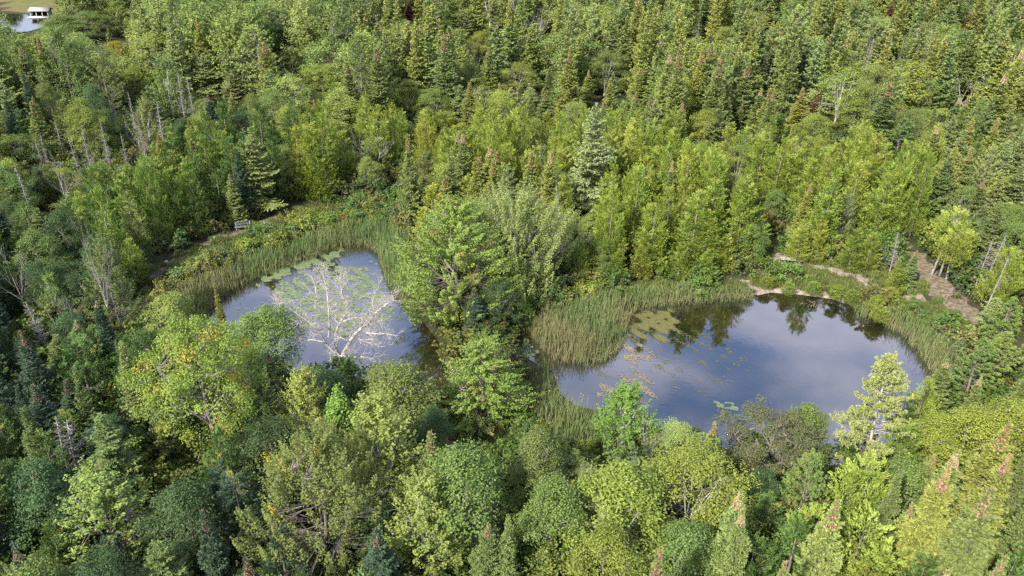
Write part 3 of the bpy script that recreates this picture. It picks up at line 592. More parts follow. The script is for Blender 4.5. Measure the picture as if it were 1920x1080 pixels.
# instanced masses (stuff only)
def mass(name, keys_mesh, pts, idx, scl, rot, tint):
    col = bpy.data.collections.new(name + '_source')
    for i, me in enumerate(keys_mesh):
        ob = bpy.data.objects.new('%s_source_%02d' % (name, i), me); col.objects.link(ob)
    me = bpy.data.meshes.new(name); me.vertices.add(len(pts)); me.vertices.foreach_set('co', np.asarray(pts, np.float32).ravel())
    a = me.attributes.new('idx', 'INT', 'POINT'); a.data.foreach_set('value', np.asarray(idx, np.int32))
    a = me.attributes.new('scl', 'FLOAT_VECTOR', 'POINT'); a.data.foreach_set('vector', np.asarray(scl, np.float32).ravel())
    a = me.attributes.new('rot', 'FLOAT_VECTOR', 'POINT'); a.data.foreach_set('vector', np.asarray(rot, np.float32).ravel())
    a = me.attributes.new('tint', 'FLOAT_COLOR', 'POINT'); a.data.foreach_set('color', np.concatenate([np.asarray(tint), np.ones((len(pts), 1))], 1).astype(np.float32).ravel())
    ob = link(name, me, kind='stuff')
    ng = bpy.data.node_groups.new(name + '_nodes', 'GeometryNodeTree')
    ng.interface.new_socket('Geometry', in_out='INPUT', socket_type='NodeSocketGeometry'); ng.interface.new_socket('Geometry', in_out='OUTPUT', socket_type='NodeSocketGeometry')
    n, l = ng.nodes, ng.links
    gi, go = n.new('NodeGroupInput'), n.new('NodeGroupOutput'); ci = n.new('GeometryNodeCollectionInfo'); ci.inputs[0].default_value = col; ci.inputs[1].default_value = True; ci.inputs[2].default_value = True
    ip = n.new('GeometryNodeInstanceOnPoints'); l.new(gi.outputs[0], ip.inputs['Points']); l.new(ci.outputs[0], ip.inputs['Instance']); ip.inputs['Pick Instance'].default_value = True
    for nm, ty, sock in (('idx', 'INT', 'Instance Index'), ('scl', 'FLOAT_VECTOR', 'Scale'), ('rot', 'FLOAT_VECTOR', 'Rotation')):
        na = n.new('GeometryNodeInputNamedAttribute'); na.data_type = ty; na.inputs[0].default_value = nm; l.new(na.outputs[0], ip.inputs[sock])
    l.new(ip.outputs[0], go.inputs[0])
    md = ob.modifiers.new('nodes', 'NODES'); md.node_group = ng
    return ob
ub = [single('bush%d' % i, leafy(90 + i, 1.6, 1.1, shape='round', nc=26, cbase=.05, cs=.38, lpc=34, leaf=.17, limbs=4, tr=.02, altp=.03 * i, plume=1 + .4 * i), leaf_mat('bush_leaf%d' % i, source='inst', alt=(.24, .17, .07)), M_bark) for i in range(3)]
def tuft(seed):
    g = np.random.default_rng(seed); C = Geo(); n_ = 90; a = g.uniform(0, 6.28, n_); r = g.uniform(0, .5, n_)
    c = np.stack([r * np.cos(a), r * np.sin(a), g.uniform(.1, .4, n_)], 1); ax = unit(g.normal(size=(n_, 3)) * .4 + np.array([0, 0, .9]))
    C.leaves(c, ax, unit(np.cross(ax, g.normal(size=(n_, 3)))), .65, .05, g.uniform(.2, .9, n_), (g.uniform(0, 1, n_) < .2) * .8)
    return C.mesh('grass_tuft', leaf_mat('grass_blade', source='inst', alt=(.3, .24, .12)))
clearL = poly([(250, 640), (262, 560), (300, 500), (380, 455), (440, 432), (520, 402), (600, 380), (760, 375), (800, 400), (745, 424), (680, 424), (620, 438), (560, 458), (500, 480), (450, 498), (400, 519), (345, 545), (300, 578), (285, 600), (330, 660)])
clearR = poly([(1060, 560), (1120, 536), (1300, 532), (1420, 522), (1440, 480), (1700, 470), (1800, 560), (1840, 620), (1810, 740), (1790, 672), (1750, 632), (1700, 600), (1600, 577), (1545, 552), (1412, 546), (1180, 552), (1060, 580)])
clearM = poly([(780, 780), (860, 730), (985, 690), (1000, 800), (1060, 840), (1300, 880), (1480, 925), (1480, 960), (1200, 900), (1000, 880), (900, 900), (830, 860)])
clearQ = poly([(940, 560), (1060, 540), (1060, 580), (1005, 595), (995, 630), (960, 615)])
def near_path(q, w=1.3):
    d = np.full(len(q), 1e9)
    for c, off in zip(PATHS, (.1, 1.0, .5, .3, .4)): d = np.minimum(d, dist_poly(c[::6], q[:, 0], q[:, 1], False) - off)
    return d
def undergrowth():
    g = np.random.default_rng(12); pts = []; idx = []; scl = []; tint = []
    pal = np.array([(.17, .25, .04), (.13, .22, .045), (.23, .27, .05), (.15, .21, .08), (.22, .22, .06), (.11, .19, .05)])
    for P, den, smin, smax in ((clearL, .8, .6, 1.35), (clearR, .6, .6, 1.7), (clearM, .5, .4, 1.0), (clearQ, .9, .5, 1.4)):
        q = scatter(P, int(parea(P) * den), g); s = g.uniform(smin, smax, len(q)); d = np.minimum(near_path(q), np.minimum(near_path(q + unit(q) * 1.3) + .1, near_path(q + unit(q) * 2.6) + .3))
        ok = (d > .75 + s * .65) & (sdf_water(q[:, 0], q[:, 1]) > .5); q, s = q[ok], s[ok]
        k = len(q); pts.append(np.c_[q, ground_z(q[:, 0], q[:, 1])]); idx.append(g.integers(0, 3, k)); scl.append(np.stack([s, s, s * g.uniform(.7, 1.15, k)], 1)); tint.append(pal[g.integers(0, len(pal), k)] * g.uniform(.75, 1.2, (k, 1)))
    for P, den in ((clearL, 5), (clearR, 5), (clearM, 4), (clearQ, 5)):
        q = scatter(P, int(parea(P) * den), g); q = q[(near_path(q) > g.uniform(-.2, 1.1, len(q))) & (sdf_water(q[:, 0], q[:, 1]) > .1)]; k = len(q)
        pts.append(np.c_[q, ground_z(q[:, 0], q[:, 1])]); idx.append(np.full(k, 3)); s = g.uniform(.6, 1.2, k); scl.append(np.stack([s, s, s], 1)); tint.append(np.array([(.12, .17, .04)]) * g.uniform(.7, 1.4, (k, 1)) * (1 + g.normal(size=(k, 3)) * .08))
    # forest floor brush between the trees
    k = 5200; q = np.stack([g.uniform(-75, 80, k), g.uniform(16, 130, k)], 1); q = q[(np.abs(q[:, 0]) < 14 + q[:, 1] * .85)]
    ok = (sdf_water(q[:, 0], q[:, 1]) > 1.2) & (near_path(q) > 1.4)
    for P in (*CAT.values(), clearL, clearR, clearM, clearQ): ok &= ~inside(P, q[:, 0], q[:, 1])
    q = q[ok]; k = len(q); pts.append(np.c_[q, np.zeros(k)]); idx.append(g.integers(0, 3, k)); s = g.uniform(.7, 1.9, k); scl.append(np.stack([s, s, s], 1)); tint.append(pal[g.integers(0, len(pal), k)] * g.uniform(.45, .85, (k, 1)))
    pts, idx, scl, tint = map(np.concatenate, (pts, idx, scl, tint)); rot = np.zeros((len(pts), 3)); rot[:, 2] = g.uniform(0, 6.28, len(pts))
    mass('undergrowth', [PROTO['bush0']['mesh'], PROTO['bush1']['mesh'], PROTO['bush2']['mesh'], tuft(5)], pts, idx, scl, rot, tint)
undergrowth()
# ---------------------------------------------------------------- placing trees
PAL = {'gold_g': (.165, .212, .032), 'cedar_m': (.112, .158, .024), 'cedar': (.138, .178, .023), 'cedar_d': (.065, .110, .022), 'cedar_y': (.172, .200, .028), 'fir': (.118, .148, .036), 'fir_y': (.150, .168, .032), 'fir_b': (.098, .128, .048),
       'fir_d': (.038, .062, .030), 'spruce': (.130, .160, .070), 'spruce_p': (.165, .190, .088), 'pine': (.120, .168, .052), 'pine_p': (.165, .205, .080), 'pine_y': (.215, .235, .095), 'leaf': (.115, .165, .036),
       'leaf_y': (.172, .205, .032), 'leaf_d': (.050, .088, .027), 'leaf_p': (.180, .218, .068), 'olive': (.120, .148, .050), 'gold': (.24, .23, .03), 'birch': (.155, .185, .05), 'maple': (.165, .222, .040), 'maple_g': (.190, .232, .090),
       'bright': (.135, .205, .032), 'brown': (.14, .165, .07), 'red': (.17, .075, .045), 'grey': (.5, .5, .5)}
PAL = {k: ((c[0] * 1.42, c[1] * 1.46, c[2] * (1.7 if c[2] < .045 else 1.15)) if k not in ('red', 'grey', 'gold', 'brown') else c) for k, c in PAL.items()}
CWORD = {'gold_g': 'yellow-green', 'cedar_m': 'mid green', 'cedar': 'yellow-green', 'cedar_d': 'dark green', 'cedar_y': 'bright yellow-green', 'fir': 'mid green', 'fir_y': 'olive green', 'fir_b': 'bluish green', 'fir_d': 'very dark green', 'spruce': 'grey-green',
         'spruce_p': 'pale silvery green', 'pine': 'green', 'pine_p': 'pale green', 'pine_y': 'pale yellow-green', 'leaf': 'green', 'leaf_y': 'yellow-green', 'leaf_d': 'deep green', 'leaf_p': 'pale green', 'olive': 'olive',
         'gold': 'golden yellow', 'birch': 'light olive', 'maple': 'fresh green', 'maple_g': 'soft grey-green', 'bright': 'vivid green', 'brown': 'brownish', 'red': 'rusty red', 'grey': 'grey'}
KIND = {'fir': ('balsam_fir', 'fir', 'fir'), 'spruce': ('spruce_tree', 'spruce', 'spruce'), 'cedar': ('cedar_tree', 'cedar', 'cedar'), 'pine': ('pine_tree', 'pine', 'pine'), 'leafy': ('broadleaf_tree', 'broadleaf tree', 'broadleaf'),
        'poplar': ('poplar_tree', 'poplar', 'poplar'), 'birch': ('birch_tree', 'birch', 'birch'), 'sapling': ('young_tree', 'young tree', 'sapling'), 'snag': ('dead_conifer', 'dead tree', 'snag'), 'bare': ('bare_tree', 'dead tree', 'bare tree')}
TREES = []   # dicts
def put(kind, proto_, tx, ty, h, w, col, label=None, short=None, name=None, rot=None, lean=0.0):
    if kind == 'fir' and ty > 500: w *= .8
    yb = ty + h * (9 if ty < 300 else 16 if ty < 700 else 24); k = min(max(.52 + .00044 * yb, .55), .88); h *= k; w *= (1.2 if kind in ('leafy', 'poplar', 'birch', 'pine', 'spruce') else 1) * k * (1.2 if ty < 260 and kind not in ('snag', 'fir') else 1)
    if kind in ('snag', 'bare') and ty < 420: h *= 1.3; w *= (.7 if kind == 'snag' else 1.2)
    if kind == 'fir' and ty > 700: h *= 1.1; w *= 1.1
    p = at(tx, ty, h); h = 9.2 if h < .1 else h; h = h if h < .1 else h; TREES.append(dict(kind=kind, proto=proto_, x=p[0], y=p[1], h=h, w=w, col=col, label=label, short=short, name=name, rot=rot, hero=True, tx=tx, ty=ty))
rg = random.Random(77)
# hero trees: kind, prototype, tip pixel, height m, width m, colour
put('leafy', 'maple_big', 852, 374, 15.6, 12.6, 'maple', 'tall fresh green maple with pinkish leaf tips standing between the two ponds', 'tall pond maple', 'maple_tree', 0)
put('leafy', 'maple_grey', 968, 356, 14.5, 12, 'maple_g', 'broad soft grey-green maple directly behind the tall pond maple', 'broad grey-green maple', 'maple_tree', 0)
put('leafy', 'maple_small', 903, 636, 8.6, 6.8, 'maple', 'small pyramid-shaped maple with reddish lower leaves in front of the tall pond maple', 'small pyramid maple', 'maple_tree', 0)
put('leafy', 'maple_gold', 362, 604, 14.2, 7.6, 'gold_g', 'large maple turning golden yellow with bare lower trunk near the lily pond', 'large golden maple', 'maple_tree', 0)
put('bare', 'white_dead', 632, 694, 0.01, 14, 'grey', 'big bleached white dead tree spreading bare branches over the lily pad pond', 'big white dead tree', 'dead_tree', 0)
put('leafy', 'willow', 583, 822, 12, 10.5, 'olive', 'largest olive willow-like tree with yellowing leaves and feathery upright branches', 'largest olive willow', 'willow_tree', 0)
put('poplar', 'poplar0', 790, 895, 10, 4.6, 'leaf_p', 'pale yellow-green poplar just beside the largest olive willow', 'pale poplar beside willow')
put('poplar', 'poplar1', 170, 884, 9, 6, 'leaf_p', 'pale green poplar glowing in front of the twin dead conifers', 'pale poplar by dead conifers')
put('poplar', 'poplar0', 703, 748, 12, 5.6, 'leaf_p', 'tall pale poplar standing behind the largest olive willow', 'tall pale poplar')
put('leafy', 'leafy1', 868, 832, 11, 5.6, 'leaf', 'tall rounded green tree directly in front of the small pyramid maple', 'tall rounded green tree')
put('leafy', 'brown_tree', 1458, 775, 7, 6.4, 'brown', 'thin brownish tree with visible pale branches on the near shore of the large pond', 'thin brownish tree', None, 0)
put('leafy', 'leafy1', 1520, 757, 6.6, 3.6, 'leaf', 'small green tree tucked against the thin brownish tree by the water', 'small green shore tree')
put('pine', 'pine_shore', 1682, 668, 12.0, 6.8, 'pine_y', 'large pale yellow-green pine overhanging the near shore of the large pond', 'large pale shore pine', None, 0)
put('birch', 'birch0', 1312, 852, 9, 7.4, 'leaf_y', 'yellow-green birch with several crooked white stems below the large pond', 'crooked white-stemmed birch')
put('birch', 'birch1', 1165, 882, 10, 7.6, 'leaf_y', 'broad yellow-green birch beside the crooked white-stemmed birch', 'broad yellow-green birch')
put('poplar', 'poplar0', 1178, 722, 6.6, 4.6, 'bright', 'vivid green young tree rising at the cattails of the large pond', 'vivid green young tree')
put('bare', 'bare0', 1222, 782, 6, 3.2, 'grey', 'small pale bare tree leaning over the vivid green young tree', 'small pale bare tree')
put('spruce', 'spruce0', 1121, 193, 22, 7.6, 'spruce_p', 'tall pale silvery spruce standing above the cedars behind the ponds', 'tall silvery spruce', None, 0)
put('pine', 'pine0', 1745, 153, 12.5, 10.5, 'pine', 'wide bright green pine with long level boughs above the dirt path', 'wide level-boughed pine', None, 0)
put('birch', 'birch0', 972, 118, 11, 8.5, 'birch', 'birch with bright white forked trunk in the forest behind the ponds', 'white-forked birch')
put('birch', 'birch0', 1140, 96, 13, 10, 'olive', 'tall airy birch with several thin white stems beyond the silvery spruce', 'tall airy birch')
put('birch', 'birch1', 762, 150, 11, 8, 'birch', 'yellowish birch with white limbs, first of a pair behind the maple', 'first yellowish paired birch')
put('birch', 'birch0', 812, 166, 10, 7, 'birch', 'yellowish birch with slanting white trunk, second of a pair behind the maple', 'second yellowish paired birch')
put('leafy', 'leafy2', 600, 120, 12, 10, 'leaf_y', 'big rounded yellow-green tree rising above the dense cedars', 'big rounded yellow-green tree')
put('leafy', 'leafy1', 880, 118, 11, 7, 'birch', 'rounded light olive tree beside the white-forked birch', 'rounded light olive tree')
put('birch', 'birch0', 1392, 272, 10, 7.2, 'birch', 'open-crowned birch with crooked white trunk among cedars above the beach', 'open birch above beach')
put('birch', 'birch1', 1612, 186, 11, 9.5, 'birch', 'wide pale birch with forked white stems near the wide level-boughed pine', 'wide pale birch')
put('leafy', 'leafy0', 1528, 212, 9.5, 6.6, 'leaf_y', 'bright yellow-green tree with white stems between two birches', 'bright tree between birches')
put('bare', 'bare1', 1838, 118, 11, 9, 'grey', 'bare brown-grey tree with curving trunk beyond the wide level-boughed pine', 'curving bare tree')
put('leafy', 'leafy0', 214, 76, 10, 9, 'gold', 'golden yellow tree alone among the green far forest', 'lone golden tree')
put('fir', 'fir1', 1674, 2, 13, 5.4, 'red', 'tall rusty red dying fir at the far edge of the forest', 'tall rusty red fir')
put('fir', 'fir1', 1536, 160, 9, 3.4, 'red', 'small rusty red dying fir above the bright yellow-green tree', 'small rusty red fir')
put('fir', 'fir1', 766, 1, 12, 6, 'red', 'dark rusty red dying fir in the far forest', 'dark rusty far fir')
put('fir', 'fir1', 1822, 22, 11, 5, 'red', 'rusty red dying fir beyond the curving bare tree', 'rusty fir past bare tree')
put('snag', 'snag0', 1637, 70, 11, 3.6, 'grey', 'grey drooping dead conifer above the wide pale birch', 'drooping grey snag')
put('snag', 'snag0', 94, 784, 8, 2.2, 'grey', 'dead grey conifer, thinner of a pair in dark forest', 'thinner paired snag')
put('snag', 'snag0', 114, 790, 8, 3.6, 'grey', 'dead grey conifer with drooping twigs, wider of a pair in dark forest', 'wider paired snag')
for (x, y, h, w, p) in ((240, 172, 12, 4, 'snag1'), (292, 190, 11, 5, 'snag0'), (255, 214, 9, 3, 'snag1'), (186, 226, 9.5, 4, 'snag1'), (150, 236, 9, 4, 'snag1'), (330, 132, 12, 5.5, 'snag1'), (352, 142, 12, 4, 'snag1'), (66, 262, 8, 3.5, 'snag1'), (225, 250, 8, 3, 'snag1'),
                        (130, 250, 9, 3, 'snag1'), (1052, 345, 9, 3, 'snag1'), (690, 225, 10, 6, 'bare1'), (1448, 120, 10, 2.5, 'snag0'), (1700, 66, 10, 3, 'snag1'), (1312, 40, 9, 5, 'bare0'), (1010, 5, 12, 9, 'bare1'), (14, 462, 10, 5, 'bare0'), (100, 525, 8, 5, 'bare1'),
                        (100, 300, 8, 6.5, 'bare0'), (1822, 345, 8, 5.5, 'bare1'), (1690, 435, 7, 2.4, 'snag1'), (1540, 185, 8, 2, 'snag0'), (1900, 445, 8, 4.5, 'bare1'), (225, 905, 8, 2, 'snag1'), (300, 885, 4, 3.4, 'bare1'), (160, 415, 12, 3.6, 'bare0'), (58, 560, 8, 3, 'snag1'), (1790, 695, 4, 2, 'bare0'),
                        (1787, 520, 4, 3, 'bare0'), (1880, 440, 9, 3.2, 'snag1'), (1860, 450, 8, 3, 'snag1')):
    put('snag' if p.startswith('snag') else 'bare', p, x, y, h, w, 'grey')
for (x, y) in ((205, 190), (270, 240), (110, 225), (165, 262), (232, 215), (85, 240), (310, 205), (345, 180), (20, 300), (195, 270)):
    put('snag' if x % 3 else 'bare', ('snag1', 'snag0', 'snag2')[x % 3 - 1] if x % 3 else 'bare0', x + rg.uniform(-12, 12), y + rg.uniform(-14, 14), rg.uniform(6, 10), rg.uniform(2.4, 4.2), 'grey')
# foreground and shoreline trees
fg = [('fir', 'fir3', 1386, 930, 10, 4.0, 'fir'), ('fir', 'fir3', 1411, 955, 10, 3.2, 'fir'), ('fir', 'fir1', 1573, 930, 11, 4.2, 'fir'), ('fir', 'fir0', 1778, 878, 11, 5.0, 'fir_y'), ('fir', 'fir1', 1886, 786, 11, 4.6, 'fir_y'),
      ('fir', 'fir0', 1893, 848, 11, 4.4, 'fir_y'), ('fir', 'fir1', 1865, 912, 11.5, 4.8, 'fir'), ('fir', 'fir3', 1796, 845, 10, 4.4, 'fir'), ('fir', 'fir1', 1462, 1058, 11, 3.0, 'fir'), ('fir', 'fir1', 1236, 1026, 11, 3.4, 'fir'),
      ('cedar', 'cedar3', 1640, 868, 8.5, 4.8, 'cedar_y'), ('cedar', 'cedar3', 1622, 978, 9, 6.5, 'cedar_y'), ('cedar', 'cedar1', 1505, 975, 9, 4, 'cedar_d'), ('cedar', 'cedar3', 1540, 968, 8, 4.4, 'cedar'), ('leafy', 'leafy0', 1835, 768, 8, 5.6, 'leaf_y'),
      ('leafy', 'leafy1', 1770, 775, 6.5, 4.2, 'leaf_y'), ('leafy', 'leafy1', 1905, 752, 9, 5, 'leaf_y'), ('cedar', 'cedar1', 1742, 712, 6.5, 3.0, 'cedar'), ('spruce', 'fir3', 1778, 674, 6.5, 2.7, 'fir_b'), ('leafy', 'leafy0', 1720, 870, 8, 5, 'leaf'),
      ('cedar', 'cedar3', 1700, 800, 6.5, 3.6, 'cedar_m'), ('fir', 'fir2', 1690, 885, 9, 3.6, 'fir_b'), ('cedar', 'cedar3', 1420, 1010, 8, 4, 'cedar_d'), ('leafy', 'leafy0', 1290, 985, 8, 5, 'leaf'), ('leafy', 'leafy0', 1140, 990, 9, 5, 'leaf_y'),
      ('leafy', 'leafy1', 1042, 895, 9.5, 4.2, 'leaf'), ('poplar', 'poplar1', 1112, 876, 7, 3, 'spruce'), ('birch', 'birch1', 1008, 806, 8.5, 4.5, 'olive'), ('spruce', 'spruce1', 1075, 845, 5, 3.4, 'fir_b'), ('leafy', 'leafy0', 1275, 793, 4.5, 4, 'maple_g'),
      ('fir', 'fir1', 803, 812, 9, 4.2, 'fir_b'), ('leafy', 'leafy1', 745, 680, 8.5, 6.2, 'olive'), ('sapling', 'sapling', 630, 738, 7.5, 3.2, 'bright'), ('poplar', 'poplar1', 560, 692, 9.5, 4.0, 'leaf_p'), ('leafy', 'leafy1', 505, 572, 8.5, 5.6, 'leaf'),
      ('leafy', 'leafy0', 460, 590, 8, 4.5, 'leaf'), ('fir', 'fir1', 404, 533, 9, 1.9, 'fir_y'), ('leafy', 'leafy0', 310, 552, 7.5, 5.6, 'leaf_p'), ('fir', 'fir2', 226, 648, 10, 4.2, 'spruce'), ('fir', 'fir0', 44, 620, 10, 3.6, 'fir_d'), ('cedar', 'cedar3', 140, 640, 8, 5.4, 'cedar_d'),
      ('fir', 'fir2', 140, 692, 9, 3.2, 'fir_b'), ('spruce', 'spruce1', 188, 780, 9, 4.2, 'fir_b'), ('leafy', 'leafy1', 60, 868, 9, 4.2, 'leaf_d'), ('leafy', 'leafy1', 335, 905, 9, 4.6, 'leaf_d'), ('fir', 'fir1', 384, 955, 9, 3, 'fir_d'), ('leafy', 'leafy0', 55, 1050, 9, 5, 'leaf'),  # dark firs, and leaf tones lowered for the lower-left shade
      ('fir', 'fir3', 25, 1020, 9, 3, 'fir_d'), ('cedar', 'cedar1', 80, 815, 8, 3.6, 'cedar_d'), ('leafy', 'leafy1', 600, 690, 8, 4.5, 'leaf_d'), ('leafy', 'leafy2', 500, 800, 8, 6, 'leaf_d'), ('poplar', 'poplar1', 185, 455, 12, 5, 'olive'), ('leafy', 'leafy0', 110, 395, 9, 6, 'leaf_d'),
      ('cedar', 'cedar1', 235, 365, 10, 4.2, 'olive'), ('cedar', 'cedar0', 240, 450, 6.5, 3.2, 'cedar'), ('leafy', 'leafy2', 25, 255, 9, 8, 'leaf'), ('leafy', 'leafy0', 60, 430, 9, 6, 'leaf'), ('cedar', 'cedar0', 405, 318, 9, 4.6, 'cedar_d'), ('cedar', 'cedar3', 830, 210, 7, 6, 'cedar'),
      ('poplar', 'poplar1', 800, 285, 8, 5, 'spruce'), ('birch', 'birch1', 1105, 402, 7, 4, 'leaf_p'), ('cedar', 'cedar4', 1800, 398, 10, 6.6, 'cedar_y'), ('cedar', 'cedar4', 1892, 470, 10, 4.6, 'cedar'), ('fir', 'fir2', 1880, 320, 11, 5, 'spruce'), ('pine', 'pine1', 1700, 225, 11, 8, 'pine'),
      ('spruce', 'spruce0', 1785, 10, 14, 9, 'spruce_p'), ('spruce', 'spruce0', 1445, 6, 13, 9, 'spruce_p'), ('leafy', 'leafy0', 1365, 50, 10, 9, 'leaf_p'), ('pine', 'pine0', 870, 20, 12, 12, 'pine_p'), ('leafy', 'leafy0', 900, 58, 9, 8, 'leaf_y'), ('spruce', 'spruce0', 380, 100, 14, 8, 'spruce'), ('spruce', 'spruce0', 432, 130, 12, 7, 'spruce'),
      ('birch', 'birch0', 545, 90, 11, 7, 'olive'), ('leafy', 'leafy1', 250, 120, 10, 7, 'leaf_y'), ('leafy', 'leafy1', 110, 25, 11, 12, 'leaf'), ('leafy', 'leafy2', 165, 20, 11, 11, 'leaf'), ('poplar', 'poplar1', 215, 2, 13, 9, 'leaf_p'), ('pine', 'pine1', 1900, 560, 8, 5, 'pine'), ('pine', 'pine1', 1870, 560, 6.5, 5, 'pine_p'),
      ('pine', 'pine1', 1850, 640, 8, 5.0, 'pine'), ('pine', 'pine1', 1895, 625, 8, 5.5, 'pine'), ('leafy', 'leafy0', 1460, 355, 6, 4, 'leaf'), ('fir', 'fir1', 1690, 480, 4, 1.6, 'spruce'), ('fir', 'fir0', 1720, 470, 6, 2.6, 'spruce'), ('sapling', 'sapling', 1650, 555, 2.6, 2.6, 'cedar'), ('cedar', 'cedar2', 1205, 130, 12, 5, 'fir_y'),
      ('fir', 'fir0', 1203, 128, 13, 7, 'fir_y'), ('fir', 'fir0', 1104, 132, 13, 6, 'fir_y'), ('fir', 'fir1', 1392, 195, 9, 4, 'fir_b'), ('fir', 'fir1', 1415, 210, 8, 3.2, 'fir'), ('fir', 'fir2', 1033, 128, 9, 5.5, 'fir'), ('sapling', 'sapling', 1715, 560, 2.4, 2.4, 'leaf'), ('sapling', 'sapling', 1570, 535, 2.0, 2.6, 'cedar')]
for (x, y, h, w) in ((1330, 470, 5, 2.6), (1505, 425, 6, 3), (1545, 415, 6.5, 3), (1365, 440, 6, 3), (1610, 430, 6.5, 3.2), (1640, 440, 6, 3), (1280, 455, 5.5, 2.8), (1210, 450, 6, 3), (1160, 470, 5, 2.8), (1690, 500, 4.5, 2.2), (1480, 530, 1.8, 2), (1530, 530, 1.8, 2.2), (1440, 520, 1.6, 2.2), (1600, 545, 2, 2.2), (1675, 540, 3, 2), (1655, 575, 2, 2.2)):
    fg.append(('cedar', 'cedar2' if h > 3 else 'cedar3', x, y, h, w, 'cedar_y' if x % 2 else 'cedar'))
for a in fg: put(*a)
# pixel polygons that must stay open to view, and where the belts of kinds lie (by base pixel)
from_px = lambda pts: np.array(pts, float)
OPEN = [from_px([(-10, 22), (98, 26), (92, 50), (60, 60), (-10, 60)]),
        from_px([(1715, 490), (1760, 530), (1830, 590), (1830, 620), (1760, 590), (1725, 560)]), from_px([(1450, 482), (1500, 488), (1600, 505), (1640, 530), (1640, 560), (1560, 530), (1460, 505)]),
        from_px([(372, 560), (460, 505), (640, 440), (720, 440), (745, 560), (830, 640), (800, 760), (640, 740), (560, 640), (420, 600)]),
        from_px([(970, 590), (1200, 560), (1400, 535), (1560, 535), (1660, 570), (1760, 700), (1640, 850), (1560, 880), (1480, 800), (1200, 790), (1040, 760), (985, 700)]),
        from_px([(270, 560), (400, 425), (620, 380), (780, 380), (780, 480), (640, 450), (460, 530), (330, 600)]),
        from_px([(985, 700), (1060, 740), (1240, 800), (1200, 860), (1060, 850), (990, 820)])]
BELT = poly([(150, 560), (215, 540), (262, 500), (330, 458), (400, 425), (560, 380), (790, 372), (830, 400), (1050, 440), (1060, 548), (1120, 526), (1290, 524), (1420, 515), (1440, 476), (1530, 490), (1700, 470), (1740, 440), (1730, 385), (1640, 350), (1500, 335), (1300, 330), (1080, 300), (850, 275), (560, 285), (480, 305), (350, 345), (170, 410)])
g = np.random.default_rng(2024)
hx = np.array([(t['x'], t['y'], t['w']) for t in TREES])
cand = []
# stratified candidates: jittered grid, spacing grows with distance
def grid(y0, y1, sp):
    q = []
    y = y0
    while y < y1:
        half = 14 + y * .76; x = -half
        while x < half: q.append((x + g.uniform(-.38, .38) * sp, y + g.uniform(-.38, .38) * sp)); x += sp
        y += sp
    return q
Q = np.array(grid(18, 62, 2.8) + grid(62, 92, 2.7) + grid(92, 150, 4.1) + grid(150, 370, 5.5))
ok = sdf_water(Q[:, 0], Q[:, 1]) > 1.6
for P in (*CAT.values(), clearL, clearR, clearM, clearQ, lakeP): ok &= ~inside(P, Q[:, 0], Q[:, 1])
marshP = poly([(-200, 8), (-60, 14), (110, 30), (125, 12), (118, -8), (60, -30), (-200, -30)]); ok &= ~inside(marshP, Q[:, 0], Q[:, 1])
ok &= dist_poly(lakeP, Q[:, 0], Q[:, 1]) > 4
ok &= near_path(Q) > np.where(Q[:, 0] > 20, 1.7, 1.3)
isthmus = poly([(830, 650), (1000, 640), (1010, 740), (960, 800), (850, 800)]); ok &= ~inside(isthmus, Q[:, 0], Q[:, 1])
d = np.min(np.hypot(Q[:, None, 0] - hx[None, :, 0], Q[:, None, 1] - hx[None, :, 1]) - np.minimum(hx[None, :, 2] * .34, 2.6), axis=1); ok &= d > .5
Q = Q[ok]; belt = inside(BELT, Q[:, 0], Q[:, 1])
hero_px = []
for t in TREES:
    bx, by, bd = proj((t['x'], t['y'], 0)); wpx = t['w'] * F / bd * .42
    if t['hero']: hero_px.append((t['tx'] - wpx, t['tx'] + wpx, t['ty'], t['ty'] + (by - t['ty']) * .62, t['y']))
